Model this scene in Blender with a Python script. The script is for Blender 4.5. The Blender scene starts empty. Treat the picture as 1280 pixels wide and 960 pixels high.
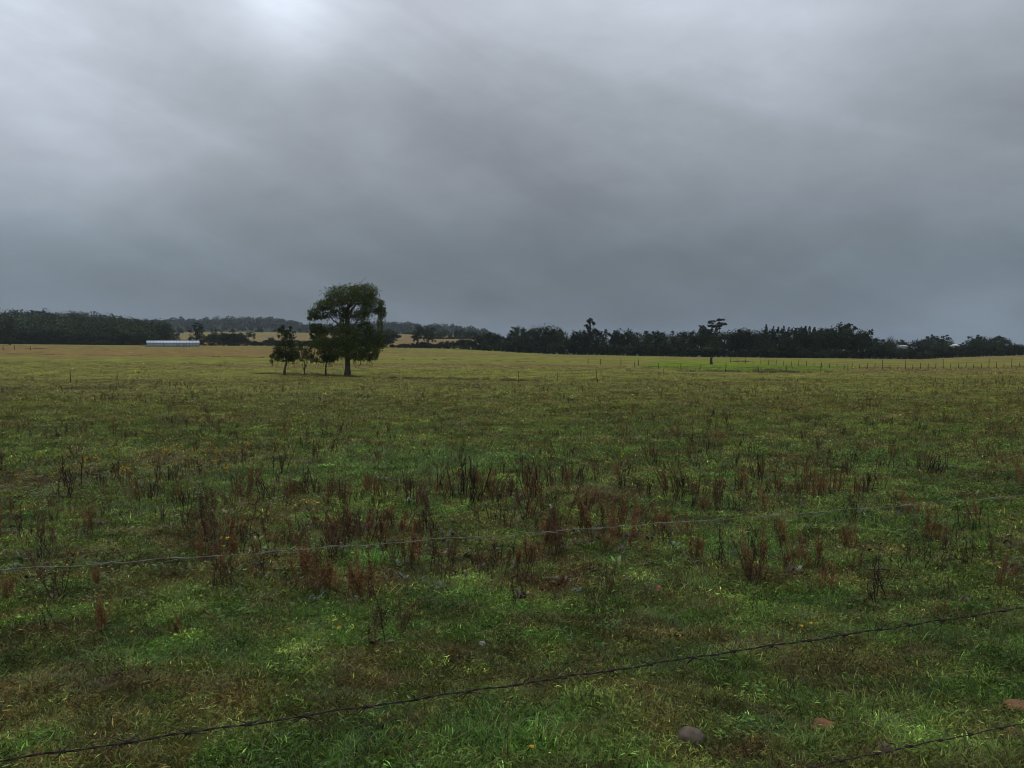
import bpy, math, random
import numpy as np
from mathutils import Vector
random.seed(7)
RNG = np.random.default_rng(11)
scene = bpy.context.scene
COL = scene.collection
F = 967.0; PITCH = math.atan(50/967.0); CAMZ = 1.70
PI = math.pi

# ------------------------------------------------------------------ noise
def _hash(ix, iy, seed):
    h = (ix*374761393 + iy*668265263 + seed*1274126177) & 0xffffffff
    h = ((h ^ (h >> 13))*1274126177) & 0xffffffff
    return ((h ^ (h >> 16)) & 0xffff)/65535.0
def vnoise(x, y, seed=0):
    x = np.asarray(x, float); y = np.asarray(y, float)
    ix = np.floor(x).astype(np.int64); iy = np.floor(y).astype(np.int64)
    fx = x-ix; fy = y-iy
    fx = fx*fx*(3-2*fx); fy = fy*fy*(3-2*fy)
    a = _hash(ix, iy, seed); b = _hash(ix+1, iy, seed); c = _hash(ix, iy+1, seed); d = _hash(ix+1, iy+1, seed)
    return (a*(1-fx)+b*fx)*(1-fy)+(c*(1-fx)+d*fx)*fy
def fbm(x, y, seed=0, oct=4):
    s = 0; a = 1; t = 0
    for o in range(oct):
        s = s+a*vnoise(x*2**o+17.3*o, y*2**o+9.1*o, seed+o*31); t += a; a *= .55
    return s/t
def sstep(a, b, x):
    t = np.clip((np.asarray(x, float)-a)/(b-a), 0, 1); return t*t*(3-2*t)

# ------------------------------------------------------------------ terrain
# height of the eye above the field, falling away gently from the roadside
BD = np.log([.5, 2, 3, 4, 6, 8, 10, 15, 25, 50, 100])
BE = [1.70, 1.78, 1.93, 2.05, 2.28, 2.46, 2.60, 2.90, 3.30, 3.75, 4.14]
EDGE_U = [-700, 0, 200, 330, 480, 560, 640, 700, 860, 1060, 1150, 1200, 1280, 1980]
EDGE_R = [428, 430, 432, 432.5, 434.5, 436, 440, 443, 446, 448, 449, 446.5, 444, 441]
EDGE_Y = [410, 410, 410, 410, 400, 390, 350, 320, 300, 290, 330, 340, 350, 380]
HILL_R = [411, 411, 413, 419, 428, 426, 424, 424, 424, 424]      # wooded hill on the left
HILL_U = [-700, 60, 110, 160, 210, 260, 300, 400, 500, 600]
def smooth_interp(x, xs, ys):
    # np.interp averaged over a small window, so that slopes do not crease
    w = .22
    return (np.interp(x-w, xs, ys)+2*np.interp(x, xs, ys)+np.interp(x+w, xs, ys)+np.interp(x-w/2, xs, ys)+np.interp(x+w/2, xs, ys))/6
def polar(x, y):
    r = np.hypot(x, y); th = np.arctan2(x, y)
    c = np.clip(th, -math.radians(42), math.radians(42))
    return r*np.cos(c), 640+F*np.tan(c), th
def ground_z(x, y, fine=True):
    x = np.asarray(x, float); y = np.asarray(y, float)
    D, u, th = polar(x, y)
    D = np.maximum(D, .3)
    E = smooth_interp(np.log(D), BD, BE)
    er = np.interp(u, EDGE_U, EDGE_R); ey = np.interp(u, EDGE_U, EDGE_Y)
    Ee = (er-430)/F*ey
    t = np.clip((D-100)/(ey-100), 0, 1)
    E = np.where(D > 100, 4.14+(Ee-4.14)*t, E)
    # beyond the field's far edge
    wl = 1-sstep(585, 660, u)                       # left part: pastures and a ridge; right part: flat woods
    beyond_r = Ee*D/ey+(D-ey)*.004                  # keeps below the line of sight of the edge
    beyond_r = np.minimum(beyond_r, 22)
    hr = np.interp(u, HILL_U, HILL_R)
    farE = np.interp(u, [-700, 100, 200, 300, 400, 500, 620], [-12, -12, -14.5, -15.5, -14.0, -12.5, -9])
    ridge = np.interp(u, [-700, 180, 300, 345, 400, 480, 560, 640], [-60, -42, -46, -44, -24, -34, -28, -20])
    hl = (hr-430)/F*580
    s1 = sstep(0, 1, (D-ey)/(580-ey)); s2 = sstep(620, 1000, D); s3 = sstep(1200, 1900, D)
    e_l = Ee+(hl-Ee)*s1
    e_l = e_l+(farE-e_l)*s2
    e_l = e_l+(ridge-e_l)*s3
    eb = e_l*wl+beyond_r*(1-wl)
    E = np.where(D > ey, eb, E)
    z = CAMZ-E
    amp = sstep(6, 30, D)*(1-sstep(90, 130, D))
    z = z+amp*.22*(fbm(x/16, y/16, 5, 3)-.5)
    if fine:
        f = 1-sstep(40, 120, D)
        z = z+f*(.15*(fbm(x/.9, y/.9, 8, 3)-.5)+.06*(fbm(x/.22, y/.22, 9, 2)-.5))
        z = z+sstep(60, 120, D)*(1-sstep(380, 420, D))*.16*(fbm(x/5, y/5, 18, 3)-.5)
    return z
def ray(px, row):
    dx = (px-640)/F; dv = -(row-480)/F
    d = Vector((dx, math.cos(PITCH)+dv*math.sin(PITCH), -math.sin(PITCH)+dv*math.cos(PITCH)))
    return d
def place(px, row):
    """point of the ground that the photo shows at that pixel"""
    d = ray(px, row)
    ys = np.exp(np.linspace(math.log(1.5), math.log(900), 1500))
    X = d.x/d.y*ys; Z = CAMZ+d.z/d.y*ys
    g = ground_z(X, ys, False)
    k = np.argmax(Z <= g)
    if Z[k] > g[k]: k = int(np.argmin(Z-g))
    return float(X[k]), float(ys[k])
def at_depth(px, Y):
    return (px-640)/F*Y
def gz(x, y, fine=True): return float(ground_z(np.array([x]), np.array([y]), fine)[0])

# ------------------------------------------------------------------ materials
def nodes_of(name):
    m = bpy.data.materials.new(name); m.use_nodes = True
    nt = m.node_tree; b = nt.nodes['Principled BSDF']
    return m, nt, b
def simple(name, c, rough=.8, noise=0.0, scale=8, metal=0, bump=0, spec=.3):
    m, nt, b = nodes_of(name)
    b.inputs['Roughness'].default_value = rough; b.inputs['Metallic'].default_value = metal
    b.inputs['Specular IOR Level'].default_value = spec
    if noise or bump:
        tc = nt.nodes.new('ShaderNodeTexCoord'); n = nt.nodes.new('ShaderNodeTexNoise')
        n.inputs['Scale'].default_value = scale; n.inputs['Detail'].default_value = 6
        nt.links.new(tc.outputs['Object'], n.inputs['Vector'])
        r = nt.nodes.new('ShaderNodeValToRGB')
        r.color_ramp.elements[0].position = .3; r.color_ramp.elements[1].position = .72
        r.color_ramp.elements[0].color = tuple(max(0, v*(1-noise)) for v in c)+(1,)
        r.color_ramp.elements[1].color = tuple(v*(1+noise) for v in c)+(1,)
        nt.links.new(n.outputs['Fac'], r.inputs[0]); nt.links.new(r.outputs[0], b.inputs['Base Color'])
        if bump:
            bp = nt.nodes.new('ShaderNodeBump'); bp.inputs['Strength'].default_value = bump; bp.inputs['Distance'].default_value = .02
            nt.links.new(n.outputs['Fac'], bp.inputs['Height']); nt.links.new(bp.outputs[0], b.inputs['Normal'])
    else:
        b.inputs['Base Color'].default_value = tuple(c)+(1,)
    return m
def leafmat(name, rough=.55, spec=.35, trans=.25, instancer=False, rnd=.25):
    """vertex colour 'col' (per leaf or blade); instanced turf also takes the colour of the spot it grows on"""
    m, nt, b = nodes_of(name)
    a = nt.nodes.new('ShaderNodeAttribute'); a.attribute_name = 'col'
    col = a.outputs['Color']
    if instancer:
        g = nt.nodes.new('ShaderNodeAttribute'); g.attribute_type = 'INSTANCER'; g.attribute_name = 'gcol'
        mx = nt.nodes.new('ShaderNodeMix'); mx.data_type = 'RGBA'; mx.blend_type = 'MULTIPLY'; mx.inputs[0].default_value = 1
        nt.links.new(g.outputs['Color'], mx.inputs[6]); nt.links.new(col, mx.inputs[7]); col = mx.outputs[2]
    else:
        oi = nt.nodes.new('ShaderNodeObjectInfo'); mr = nt.nodes.new('ShaderNodeMapRange')
        mr.inputs[3].default_value = 1-rnd; mr.inputs[4].default_value = 1+rnd
        nt.links.new(oi.outputs['Random'], mr.inputs[0])
        mx = nt.nodes.new('ShaderNodeMix'); mx.data_type = 'RGBA'; mx.blend_type = 'MULTIPLY'; mx.inputs[0].default_value = 1
        nt.links.new(col, mx.inputs[6]); nt.links.new(mr.outputs[0], mx.inputs[7]); col = mx.outputs[2]
    nt.links.new(col, b.inputs['Base Color'])
    b.inputs['Roughness'].default_value = rough; b.inputs['Specular IOR Level'].default_value = spec
    if trans:
        t = nt.nodes.new('ShaderNodeBsdfTranslucent'); nt.links.new(col, t.inputs['Color'])
        ms = nt.nodes.new('ShaderNodeMixShader'); ms.inputs[0].default_value = trans
        nt.links.new(b.outputs[0], ms.inputs[1]); nt.links.new(t.outputs[0], ms.inputs[2])
        nt.links.new(ms.outputs[0], nt.nodes['Material Output'].inputs['Surface'])
    return m
M_TURF = leafmat('turf_blades', .45, .18, .22, instancer=True)
M_LEAF = leafmat('tree_leaves', .6, .08, .12)
M_WOODLEAF = leafmat('wood_leaves', .8, .02, .0, rnd=.55)
M_DOCK = leafmat('dead_dock', .8, .15, .1, rnd=.3)
M_DOCKLEAF = leafmat('dock_leaf', .5, .18, .15, rnd=.2)
M_BARK = simple('bark', (.075, .062, .05), .9, .45, 3, bump=.6)
M_BARKD = simple('bark_dark', (.04, .034, .028), .9, .3, 3)
M_WIRE_OLD = simple('rusty_wire', (.045, .036, .03), .75, .5, 60, metal=.35)
M_WIRE_NEW = simple('galvanised_wire', (.21, .21, .20), .6, .4, 40, metal=.2)
M_POST = simple('weathered_post', (.10, .085, .065), .9, .4, 12, bump=.5)
M_POSTD = simple('dark_post', (.035, .028, .022), .9, .3, 5)
M_STONE = simple('field_stone', (.10, .080, .060), .85, .35, 14, bump=.5)
M_CLAY = simple('clay_clod', (.15, .075, .035), .95, .35, 20, bump=.8)
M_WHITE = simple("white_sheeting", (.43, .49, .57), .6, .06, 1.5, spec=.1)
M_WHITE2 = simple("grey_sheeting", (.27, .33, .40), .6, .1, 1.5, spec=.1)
M_SEAM = simple('seam', (.20, .24, .29), .7)
M_DARK = simple('dark_opening', (.03, .03, .035), .8)
M_ROOFP = simple('pale_roof', (.6, .6, .58), .6, .05, 2)

# ------------------------------------------------------------------ mesh tools
def mesh_np(name, V, Q=None, T=None, cols=None, mat=None, smooth=False):
    me = bpy.data.meshes.new(name)
    V = np.asarray(V, np.float32)
    nq = 0 if Q is None else len(Q); ntr = 0 if T is None else len(T)
    me.vertices.add(len(V)); me.vertices.foreach_set('co', V.ravel())
    idx = []; 
    if nq: idx.append(np.asarray(Q, np.int32).ravel())
    if ntr: idx.append(np.asarray(T, np.int32).ravel())
    idx = np.concatenate(idx)
    me.loops.add(len(idx)); me.loops.foreach_set('vertex_index', idx)
    me.polygons.add(nq+ntr)
    tot = np.concatenate([np.full(nq, 4, np.int32), np.full(ntr, 3, np.int32)])
    st = np.concatenate([[0], np.cumsum(tot)[:-1]]).astype(np.int32)
    me.polygons.foreach_set('loop_start', st)
    if smooth: me.polygons.foreach_set('use_smooth', np.ones(nq+ntr, bool))
    me.update(calc_edges=True)
    if cols is not None:
        c = np.ones((len(V), 4), np.float32); c[:, :3] = cols
        at = me.attributes.new('col', 'FLOAT_COLOR', 'POINT'); at.data.foreach_set('color', c.ravel())
    if mat: me.materials.append(mat)
    me.validate()
    return me
class MB:
    def __init__(s): s.V = []; s.Q = []; s.T = []; s.C = []; s.n = 0
    def add(s, V, Q=None, T=None, C=None):
        V = np.asarray(V, float)
        if Q is not None and len(Q): s.Q.append(np.asarray(Q)+s.n)
        if T is not None and len(T): s.T.append(np.asarray(T)+s.n)
        s.V.append(V)
        C = np.ones((len(V), 3)) if C is None else np.broadcast_to(np.asarray(C, float), (len(V), 3))
        s.C.append(C); s.n += len(V)
    def tube(s, pts, rad, sides=6, C=None, cap=True):
        pts = np.asarray(pts, float); n = len(pts)
        rad = np.broadcast_to(np.asarray(rad, float), (n,))
        tan = np.gradient(pts, axis=0); tan /= np.linalg.norm(tan, axis=1)[:, None]+1e-9
        ref = np.array([0, 0, 1.]) if abs(tan[0, 2]) < .9 else np.array([1., 0, 0])
        a = np.cross(tan, ref); a /= np.linalg.norm(a, axis=1)[:, None]+1e-9
        b = np.cross(tan, a)
        ang = np.linspace(0, 2*PI, sides, endpoint=False)
        V = pts[:, None]+rad[:, None, None]*(a[:, None]*np.cos(ang)[None, :, None]+b[:, None]*np.sin(ang)[None, :, None])
        V = V.reshape(-1, 3); i = np.arange(n-1)[:, None]*sides; j = np.arange(sides)[None]; k = (j+1) % sides
        Q = np.stack([i+j, i+k, i+sides+k, i+sides+j], -1).reshape(-1, 4)
        T = None
        if cap:
            V = np.vstack([V, pts[-1], pts[0]]); e = (n-1)*sides; q = np.arange(sides); r = (q+1) % sides
            T = np.vstack([np.stack([e+q, e+r, np.full(sides, n*sides)], -1), np.stack([r, q, np.full(sides, n*sides+1)], -1)])
        s.add(V, Q, T, C)
    def box(s, c, d, rz=0, C=None):
        c = np.array(c, float); d = np.array(d, float)/2
        v = np.array([[x, y, z] for z in (-1, 1) for y in (-1, 1) for x in (-1, 1)])*d
        cs, sn = math.cos(rz), math.sin(rz)
        v = np.stack([v[:, 0]*cs-v[:, 1]*sn, v[:, 0]*sn+v[:, 1]*cs, v[:, 2]], 1)+c
        s.add(v, [[0, 2, 3, 1], [4, 5, 7, 6], [0, 1, 5, 4], [2, 6, 7, 3], [0, 4, 6, 2], [1, 3, 7, 5]], None, C)
    def leaves(s, P, size, C, flat=0., droop=0., wid=(.25, .45)):
        """one small folded leaf or leaf clump per point"""
        n = len(P); size = np.broadcast_to(size, (n,))
        d = RNG.normal(size=(n, 3)); d[:, 2] = d[:, 2]*(1-flat)-droop; d /= np.linalg.norm(d, axis=1)[:, None]
        e = RNG.normal(size=(n, 3)); e -= (e*d).sum(1)[:, None]*d; e /= np.linalg.norm(e, axis=1)[:, None]
        L = size[:, None]*d; W = (size*RNG.uniform(*wid, n))[:, None]*e
        nrm = np.cross(d, e)*(size*RNG.uniform(-.25, .25, n))[:, None]
        V = np.stack([P-L*.5, P+W+nrm, P+L*.5, P-W+nrm], 1).reshape(-1, 3)
        Q = np.arange(4*n).reshape(-1, 4)
        s.add(V, Q, None, np.repeat(C, 4, 0))
    def mesh(s, name, mat, smooth=False):
        Q = np.vstack(s.Q) if s.Q else None; T = np.vstack(s.T) if s.T else None
        return mesh_np(name, np.vstack(s.V), Q, T, np.vstack(s.C), mat, smooth)
def obj(name, me, parent=None, loc=None):
    o = bpy.data.objects.new(name, me); COL.objects.link(o)
    if parent: o.parent = parent
    if loc is not None: o.location = loc
    return o
def tag(o, label=None, cat=None, group=None, kind=None):
    if label: o['label'] = label
    if cat: o['category'] = cat
    if group: o['group'] = group
    if kind: o['kind'] = kind
    return o
def empty(name, loc, rz=0):
    o = bpy.data.objects.new(name, None); COL.objects.link(o); o.location = loc; o.rotation_euler = (0, 0, rz)
    o.empty_display_size = .2
    return o

# ------------------------------------------------------------------ colour of the turf, spot by spot
LUSH = np.array([.068, .150, .020]); MID = np.array([.112, .174, .034]); OLIVE = np.array([.134, .150, .022])
DRY = np.array([.146, .120, .036]); BROWN = np.array([.135, .082, .032]); PADDOCK = np.array([.105, .155, .010])
def mixc(a, b, t): return a+(b-a)*np.asarray(t)[..., None]
def inpoly(x, y, P):
    r = np.zeros(np.shape(x), bool); n = len(P)
    for i in range(n):
        x0, y0 = P[i]; x1, y1 = P[(i+1) % n]
        c = ((y0 > y) != (y1 > y)) & (x < (x1-x0)*(y-y0)/((y1-y0) if y1 != y0 else 1e-9)+x0)
        r ^= c
    return r
PAD = [place(*p) for p in [(790, 457.5), (845, 451.5), (900, 452.5), (950, 454), (1010, 456.5), (1085, 459.5), (1060, 461.5), (1000, 463.5), (940, 465), (880, 463.5), (820, 460)]]
# patches (px, row, rx m, ry m, kind)
PATCH = [(340, 598, 1.7, 1.6, 'lush'), (520, 588, 2.6, 1.9, 'lush'), (575, 572, 2.0, 1.6, 'lush'), (250, 610, 1.2, 1.3, 'lush'), (180, 640, 1.0, 1.2, 'lush'), (440, 590, .9, 1.0, 'lush'),
         (950, 690, .75, .9, 'lush'), (560, 750, .5, .5, 'lush'), (580, 790, .45, .4, 'lush'), (560, 900, .75, .35, 'lush'), (640, 930, .5, .3, 'lush'),
         (1210, 805, .75, .55, 'lush'), (1210, 870, .4, .3, 'lush'), (890, 840, .5, .3, 'lush'), (1050, 650, .6, .8, 'lush'), (1160, 655, .6, .8, 'lush'),
         (1000, 750, .5, .5, 'lush'), (420, 770, .5, .4, 'lush'), (160, 825, .4, .4, 'lush'), (860, 630, .7, .9, 'lush'), (1110, 575, 1.0, 2.0, 'lush'), (470, 700, .5, .6, 'lush'),
         (640, 840, .42, .28, 'dry'), (350, 875, .6, .3, 'dry'), (130, 870, .6, .35, 'dry'), (440, 830, .4, .25, 'dry'), (1040, 835, .55, .3, 'dry'),
         (1150, 815, .35, .2, 'dry'), (260, 720, .6, .6, 'dry'), (480, 850, .35, .2, 'dry'), (800, 800, .4, .25, 'dry'), (60, 800, .4, .3, 'dry'), (60, 600, 1.6, 2, 'dry'), (250, 575, 2, 2.5, 'dry'), (560, 820, .3, .2, 'dry'),
         (90, 845, .22, .3, 'brown'), (1060, 915, .12, .05, 'brown'), (940, 950, .25, .12, 'brown'), (380, 905, .2, .08, 'brown'), (760, 620, .9, 1.2, 'brown'), (460, 730, .55, .6, 'brown'), (690, 725, .6, .5, 'brown')]
PW = [(*place(a, b), rx, ry, k) for a, b, rx, ry, k in PATCH]
BAND_PTS = {}
def line_pts(pts): return [place(*p) for p in pts]
# long dark strips of rank growth: (polyline, half width m, strength)
STRIPS = [(line_pts([(-60, 442), (0, 442), (70, 443.5), (200, 445), (330, 447)]), 1.6, .5),
          (line_pts([(475, 449.5), (555, 450), (620, 451.5), (720, 452.5)]), 1.2, .35),
          (line_pts([(-80, 487), (0, 487), (100, 486), (200, 484)]), 2.0, .75),
          (line_pts([(325, 467), (380, 468), (440, 471), (500, 473), (560, 474), (650, 476)]), 1.8, .8)]
def seg_dist(x, y, P):
    best = np.full(np.shape(x), 1e9)
    for (x0, y0), (x1, y1) in zip(P[:-1], P[1:]):
        dx, dy = x1-x0, y1-y0; t = np.clip(((x-x0)*dx+(y-y0)*dy)/(dx*dx+dy*dy+1e-9), 0, 1)
        best = np.minimum(best, np.hypot(x-x0-dx*t, y-y0-dy*t))
    return best
def turf_colour(x, y):
    x = np.asarray(x, float); y = np.asarray(y, float)
    D, u, th = polar(x, y)
    n1 = fbm(x/2.6+3, y/2.6, 21, 4); n2 = fbm(x/.55, y/.55, 22, 3); n3 = fbm(x/14, y/9, 23, 3); n4 = fbm(x/60, y/22, 24, 3)
    near = 1-sstep(14, 45, D)
    c = mixc(np.broadcast_to(OLIVE, x.shape+(3,)), MID, near)
    c = mixc(c, LUSH, sstep(.50, .60, .5*n1+.5*n2)*near*.8)
    c = mixc(c, DRY, sstep(.55, .75, .5*fbm(x/1.3, y/1.3, 25, 3)+.5*n3)*(.35+.4*(1-near)))
    c = mixc(c, BROWN, sstep(.58, .68, fbm(x/.9+9, y/.7, 26, 4))*.55)
    c = mixc(c, DRY, sstep(.56, .64, fbm(x/.6+4, y/.5, 27, 3))*.55*near)
    far = sstep(60, 150, D)
    c = mixc(c, mixc(np.broadcast_to(DRY*1.02, x.shape+(3,)), OLIVE*1.05, sstep(.4, .62, n4)*.75), far)
    # drier, browner belt in mid field on the left, and greener strip below it
    c = mixc(c, BROWN*1.25, sstep(170, 200, D)*(1-sstep(330, 380, D))*(1-sstep(420, 520, u))*.55)
    for px, py, rx, ry, k in PW:
        w = np.exp(-(((x-px)/rx)**2+((y-py)/ry)**2)*1.1*(1+.9*(n2-.5)))
        t = {'lush': LUSH*1.05, 'dry': DRY*.8, 'brown': BROWN*.7}[k]
        c = mixc(c, t, np.clip(w*1.2, 0, .9))
    # dock belt: thinner, browner turf
    belt = sstep(7, 9, D)*(1-sstep(15, 22, D))*sstep(.35, .6, fbm(x/2.0, y/2.0, 31, 3))
    c = mixc(c, BROWN*.7, belt*.35)
    c = mixc(c, PADDOCK, inpoly(x, y, PAD)*.95)
    for P, hw, s in STRIPS:
        d = seg_dist(x, y, P)
        c = mixc(c, BROWN*.5, np.exp(-(d/hw)**2)*s*sstep(.25, .6, fbm(x/3, y/3, 40, 2)))
    fine_ = np.exp((fbm(x/.42, y/.42, 35, 3)-.5)*2.0*(1-sstep(25, 60, D)))*np.exp((fbm(x/3.0, y/2.0, 36, 3)-.5)*.8)
    c = c*np.clip(fine_, .45, 1.9)[..., None]
    # the pastures beyond the hedges
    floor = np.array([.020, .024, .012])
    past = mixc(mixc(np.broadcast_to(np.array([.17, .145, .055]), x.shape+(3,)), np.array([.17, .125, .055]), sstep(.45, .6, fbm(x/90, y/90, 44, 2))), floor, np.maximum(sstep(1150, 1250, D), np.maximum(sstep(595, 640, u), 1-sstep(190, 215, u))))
    ey = np.interp(u, EDGE_U, EDGE_Y)
    c = mixc(c, past, sstep(3, 12, D-ey))
    return c

# ground sheet
fr = np.radians(np.linspace(-41, 41, 640))
bk = np.radians(np.linspace(41, 319, 110))[1:-1]
TH = np.concatenate([fr, bk]); nT = len(TH)
RR = np.concatenate([[.4, .8], np.exp(np.linspace(math.log(1.2), math.log(90), 300)), np.exp(np.linspace(math.log(90), math.log(9000), 190))[1:]]); nR = len(RR)
gx = (RR[:, None]*np.sin(TH)[None]).ravel(); gy = (RR[:, None]*np.cos(TH)[None]).ravel()
gzv = ground_z(gx, gy)
GV = np.stack([gx, gy, gzv], 1); GV = np.vstack([GV, [0, 0, gz(0, 0.01)]])
i = np.arange(nR-1)[:, None]*nT; j = np.arange(nT)[None]; k = (j+1) % nT
GQ = np.stack([i+j, i+nT+j, i+nT+k, i+k], -1).reshape(-1, 4)
q = np.arange(nT); GT = np.stack([q, (q+1) % nT, np.full(nT, nR*nT)], -1)
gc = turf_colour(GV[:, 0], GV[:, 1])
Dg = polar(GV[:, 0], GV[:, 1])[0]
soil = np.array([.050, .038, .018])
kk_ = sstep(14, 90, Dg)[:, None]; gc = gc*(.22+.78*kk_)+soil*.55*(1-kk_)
m, nt, b = nodes_of('pasture_ground')
a = nt.nodes.new('ShaderNodeAttribute'); a.attribute_name = 'col'
geo = nt.nodes.new('ShaderNodeNewGeometry')
mp = nt.nodes.new('ShaderNodeMapping'); mp.inputs['Scale'].default_value = (1, .55, 1)
nt.links.new(geo.outputs['Position'], mp.inputs[0])
prev = a.outputs['Color']
for sc_, lo, hi, det in ((.35, .78, 1.24, 5), (3.2, .62, 1.40, 6)):
    n = nt.nodes.new('ShaderNodeTexNoise'); n.inputs['Scale'].default_value = sc_; n.inputs['Detail'].default_value = det; n.inputs['Roughness'].default_value = .7
    nt.links.new(mp.outputs[0], n.inputs['Vector'])
    mr = nt.nodes.new('ShaderNodeMapRange'); mr.inputs[1].default_value = .3; mr.inputs[2].default_value = .7; mr.inputs[3].default_value = lo; mr.inputs[4].default_value = hi
    nt.links.new(n.outputs['Fac'], mr.inputs[0])
    mx = nt.nodes.new('ShaderNodeMix'); mx.data_type = 'RGBA'; mx.blend_type = 'MULTIPLY'; mx.inputs[0].default_value = 1
    nt.links.new(prev, mx.inputs[6]); nt.links.new(mr.outputs[0], mx.inputs[7]); prev = mx.outputs[2]
nt.links.new(prev, b.inputs['Base Color'])
b.inputs['Roughness'].default_value = 1; b.inputs['Specular IOR Level'].default_value = .05
bp = nt.nodes.new('ShaderNodeBump'); bp.inputs['Strength'].default_value = .7; bp.inputs['Distance'].default_value = .06
nt.links.new(n.outputs['Fac'], bp.inputs['Height']); nt.links.new(bp.outputs[0], b.inputs['Normal'])
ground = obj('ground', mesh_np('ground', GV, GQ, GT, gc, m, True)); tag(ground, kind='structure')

# ------------------------------------------------------------------ turf clumps
def blades(mb, n, rad, h, w, lean, curl, colf, dry=0.1, base=None):
    a = RNG.uniform(0, 2*PI, n); r = rad*np.sqrt(RNG.uniform(0, 1, n))
    P = np.stack([r*np.cos(a), r*np.sin(a), np.full(n, -.015)], 1)
    az = a+RNG.normal(0, 1.2, n); H = h*RNG.uniform(.45, 1.25, n); W = w*RNG.uniform(.6, 1.3, n)
    ln = lean*RNG.uniform(.2, 1.6, n); cu = curl*RNG.uniform(.2, 1.7, n)
    dirn = np.stack([np.cos(az), np.sin(az), np.zeros(n)], 1); side = np.stack([-np.sin(az), np.cos(az), np.zeros(n)], 1)
    tw = RNG.uniform(-1, 1, n)[:, None]; side = side*np.cos(tw)+dirn*np.sin(tw)
    ts = [0, .4, .75, 1]; ws = [1, .85, .5, .08]; rows = []
    for t, ww in zip(ts, ws):
        ang = ln+cu*t
        hor = (H*t*np.sin(np.clip(ang, 0, 1.75)))[:, None]; ver = (H*t*np.cos(np.clip(ang, 0, 1.75)))
        c = P+dirn*hor; c[:, 2] += ver
        rows += [c-side*(W*ww/2)[:, None], c+side*(W*ww/2)[:, None]]
    V = np.stack(rows, 1).reshape(-1, 3)
    o = np.arange(n)[:, None]*8
    Q = np.concatenate([o+np.array([[0, 1, 3, 2]])+2*k for k in range(3)], 0)
    c = colf(n)
    d = RNG.uniform(0, 1, n) < dry
    c[d] = np.array([1.5, 1.15, 1.5])*RNG.uniform(.8, 1.25, d.sum())[:, None]
    mb.add(V, Q, None, np.repeat(c, 8, 0))
def gcf(n):
    b_ = np.exp(RNG.normal(-.17, .55, n))[:, None]; h = RNG.normal(0, .10, (n, 1))
    return np.hstack([b_*(1+h), b_*np.ones((n, 1)), b_*(1-h)])
PROTO = bpy.data.collections.new('turf_prototypes')
def proto(mb, name='turf_clump', mat=None):
    o = bpy.data.objects.new(name, mb.mesh(name, mat or M_TURF)); PROTO.objects.link(o); return o
VID = {}
def addv(kind, fn, n):
    for _ in range(n):
        mb = MB(); fn(mb); VID.setdefault(kind, []).append(len(PROTO.objects)); proto(mb, 'turf_clump_%02d' % len(PROTO.objects))
def leafshape(mb, base, az, el, L, W, c, curl=.9, seg=4):
    """broad lanceolate leaf arching outward"""
    d = np.array([math.cos(az), math.sin(az), 0]); s = np.array([-math.sin(az), math.cos(az), 0])
    V = []; p = np.array(base, float); prof = [.15, .85, 1, .7, .05]
    for i in range(seg+1):
        ang = el-curl*i/seg
        wv = W*prof[i]/2; up = np.array([0, 0, 1])*wv*.35
        V += [p-s*wv+up, p, p+s*wv+up]
        p = p+(d*math.cos(ang)+np.array([0, 0, 1])*math.sin(ang))*L/seg
    Q = []
    for i in range(seg):
        o = 3*i; Q += [[o, o+1, o+4, o+3], [o+1, o+2, o+5, o+4]]
    mb.add(V, Q, None, c)
def bits(m):
    n = 230; a = RNG.uniform(0, 6.28, n); q_ = .15*np.sqrt(RNG.uniform(size=n))
    P = np.stack([q_*np.cos(a), q_*np.sin(a), RNG.uniform(-.005, .045, n)], 1)
    c = gcf(n)*1.1; d = RNG.uniform(size=n) < .16; c[d] = np.array([1.6, 1.15, 1.6])*RNG.uniform(.6, 1.3, (d.sum(), 1))
    m.leaves(P, RNG.uniform(.02, .06, n), c, 0., -.2, (.045, .10))
addv('bits', bits, 4)
addv('short', lambda m: blades(m, 60, .13, .055, .0042, .45, 1.0, gcf, .12), 5)
addv('mid', lambda m: blades(m, 60, .12, .085, .0048, .4, 1.1, gcf, .10), 3)
addv('tall', lambda m: blades(m, 80, .10, .135, .0052, .3, 1.2, gcf, .05), 3)
addv('mat', lambda m: blades(m, 56, .13, .08, .0038, 1.15, .5, gcf, .28), 3)
def clover(m):
    n = 26
    for _ in range(n):
        a = RNG.uniform(0, 2*PI); r = .14*math.sqrt(RNG.uniform()); z = RNG.uniform(.01, .05)
        az0 = RNG.uniform(0, 6.28); c = np.array([.8, 1.0, 1.05])*RNG.uniform(.7, 1.25)
        for k in range(3):
            leafshape(m, (r*math.cos(a), r*math.sin(a), z), az0+k*2.1, .35, .015, .012, c*.85, .5, 4)
addv('clover', clover, 2)
def rosette(m):
    for k in range(RNG.integers(6, 10)):
        g = RNG.uniform()
        c = np.array([.85, .95, 1.15])*RNG.uniform(.6, 1.15) if g < .8 else np.array([1.6, .9, .8])*RNG.uniform(.4, 1)
        leafshape(m, (RNG.normal(0, .02), RNG.normal(0, .02), 0), RNG.uniform(0, 6.28), RNG.uniform(.3, 1.1), RNG.uniform(.06, .14), RNG.uniform(.02, .045), c, RNG.uniform(.4, 1.3))
addv('weed', rosette, 4)
def coarse(m): blades(m, 34, .5, .13, .02, .5, .9, gcf, .15)
addv('coarse', coarse, 4)
def reed(m): blades(m, 50, .45, .42, .022, .25, .7, gcf, .3)
addv('rank', reed, 3)
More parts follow.
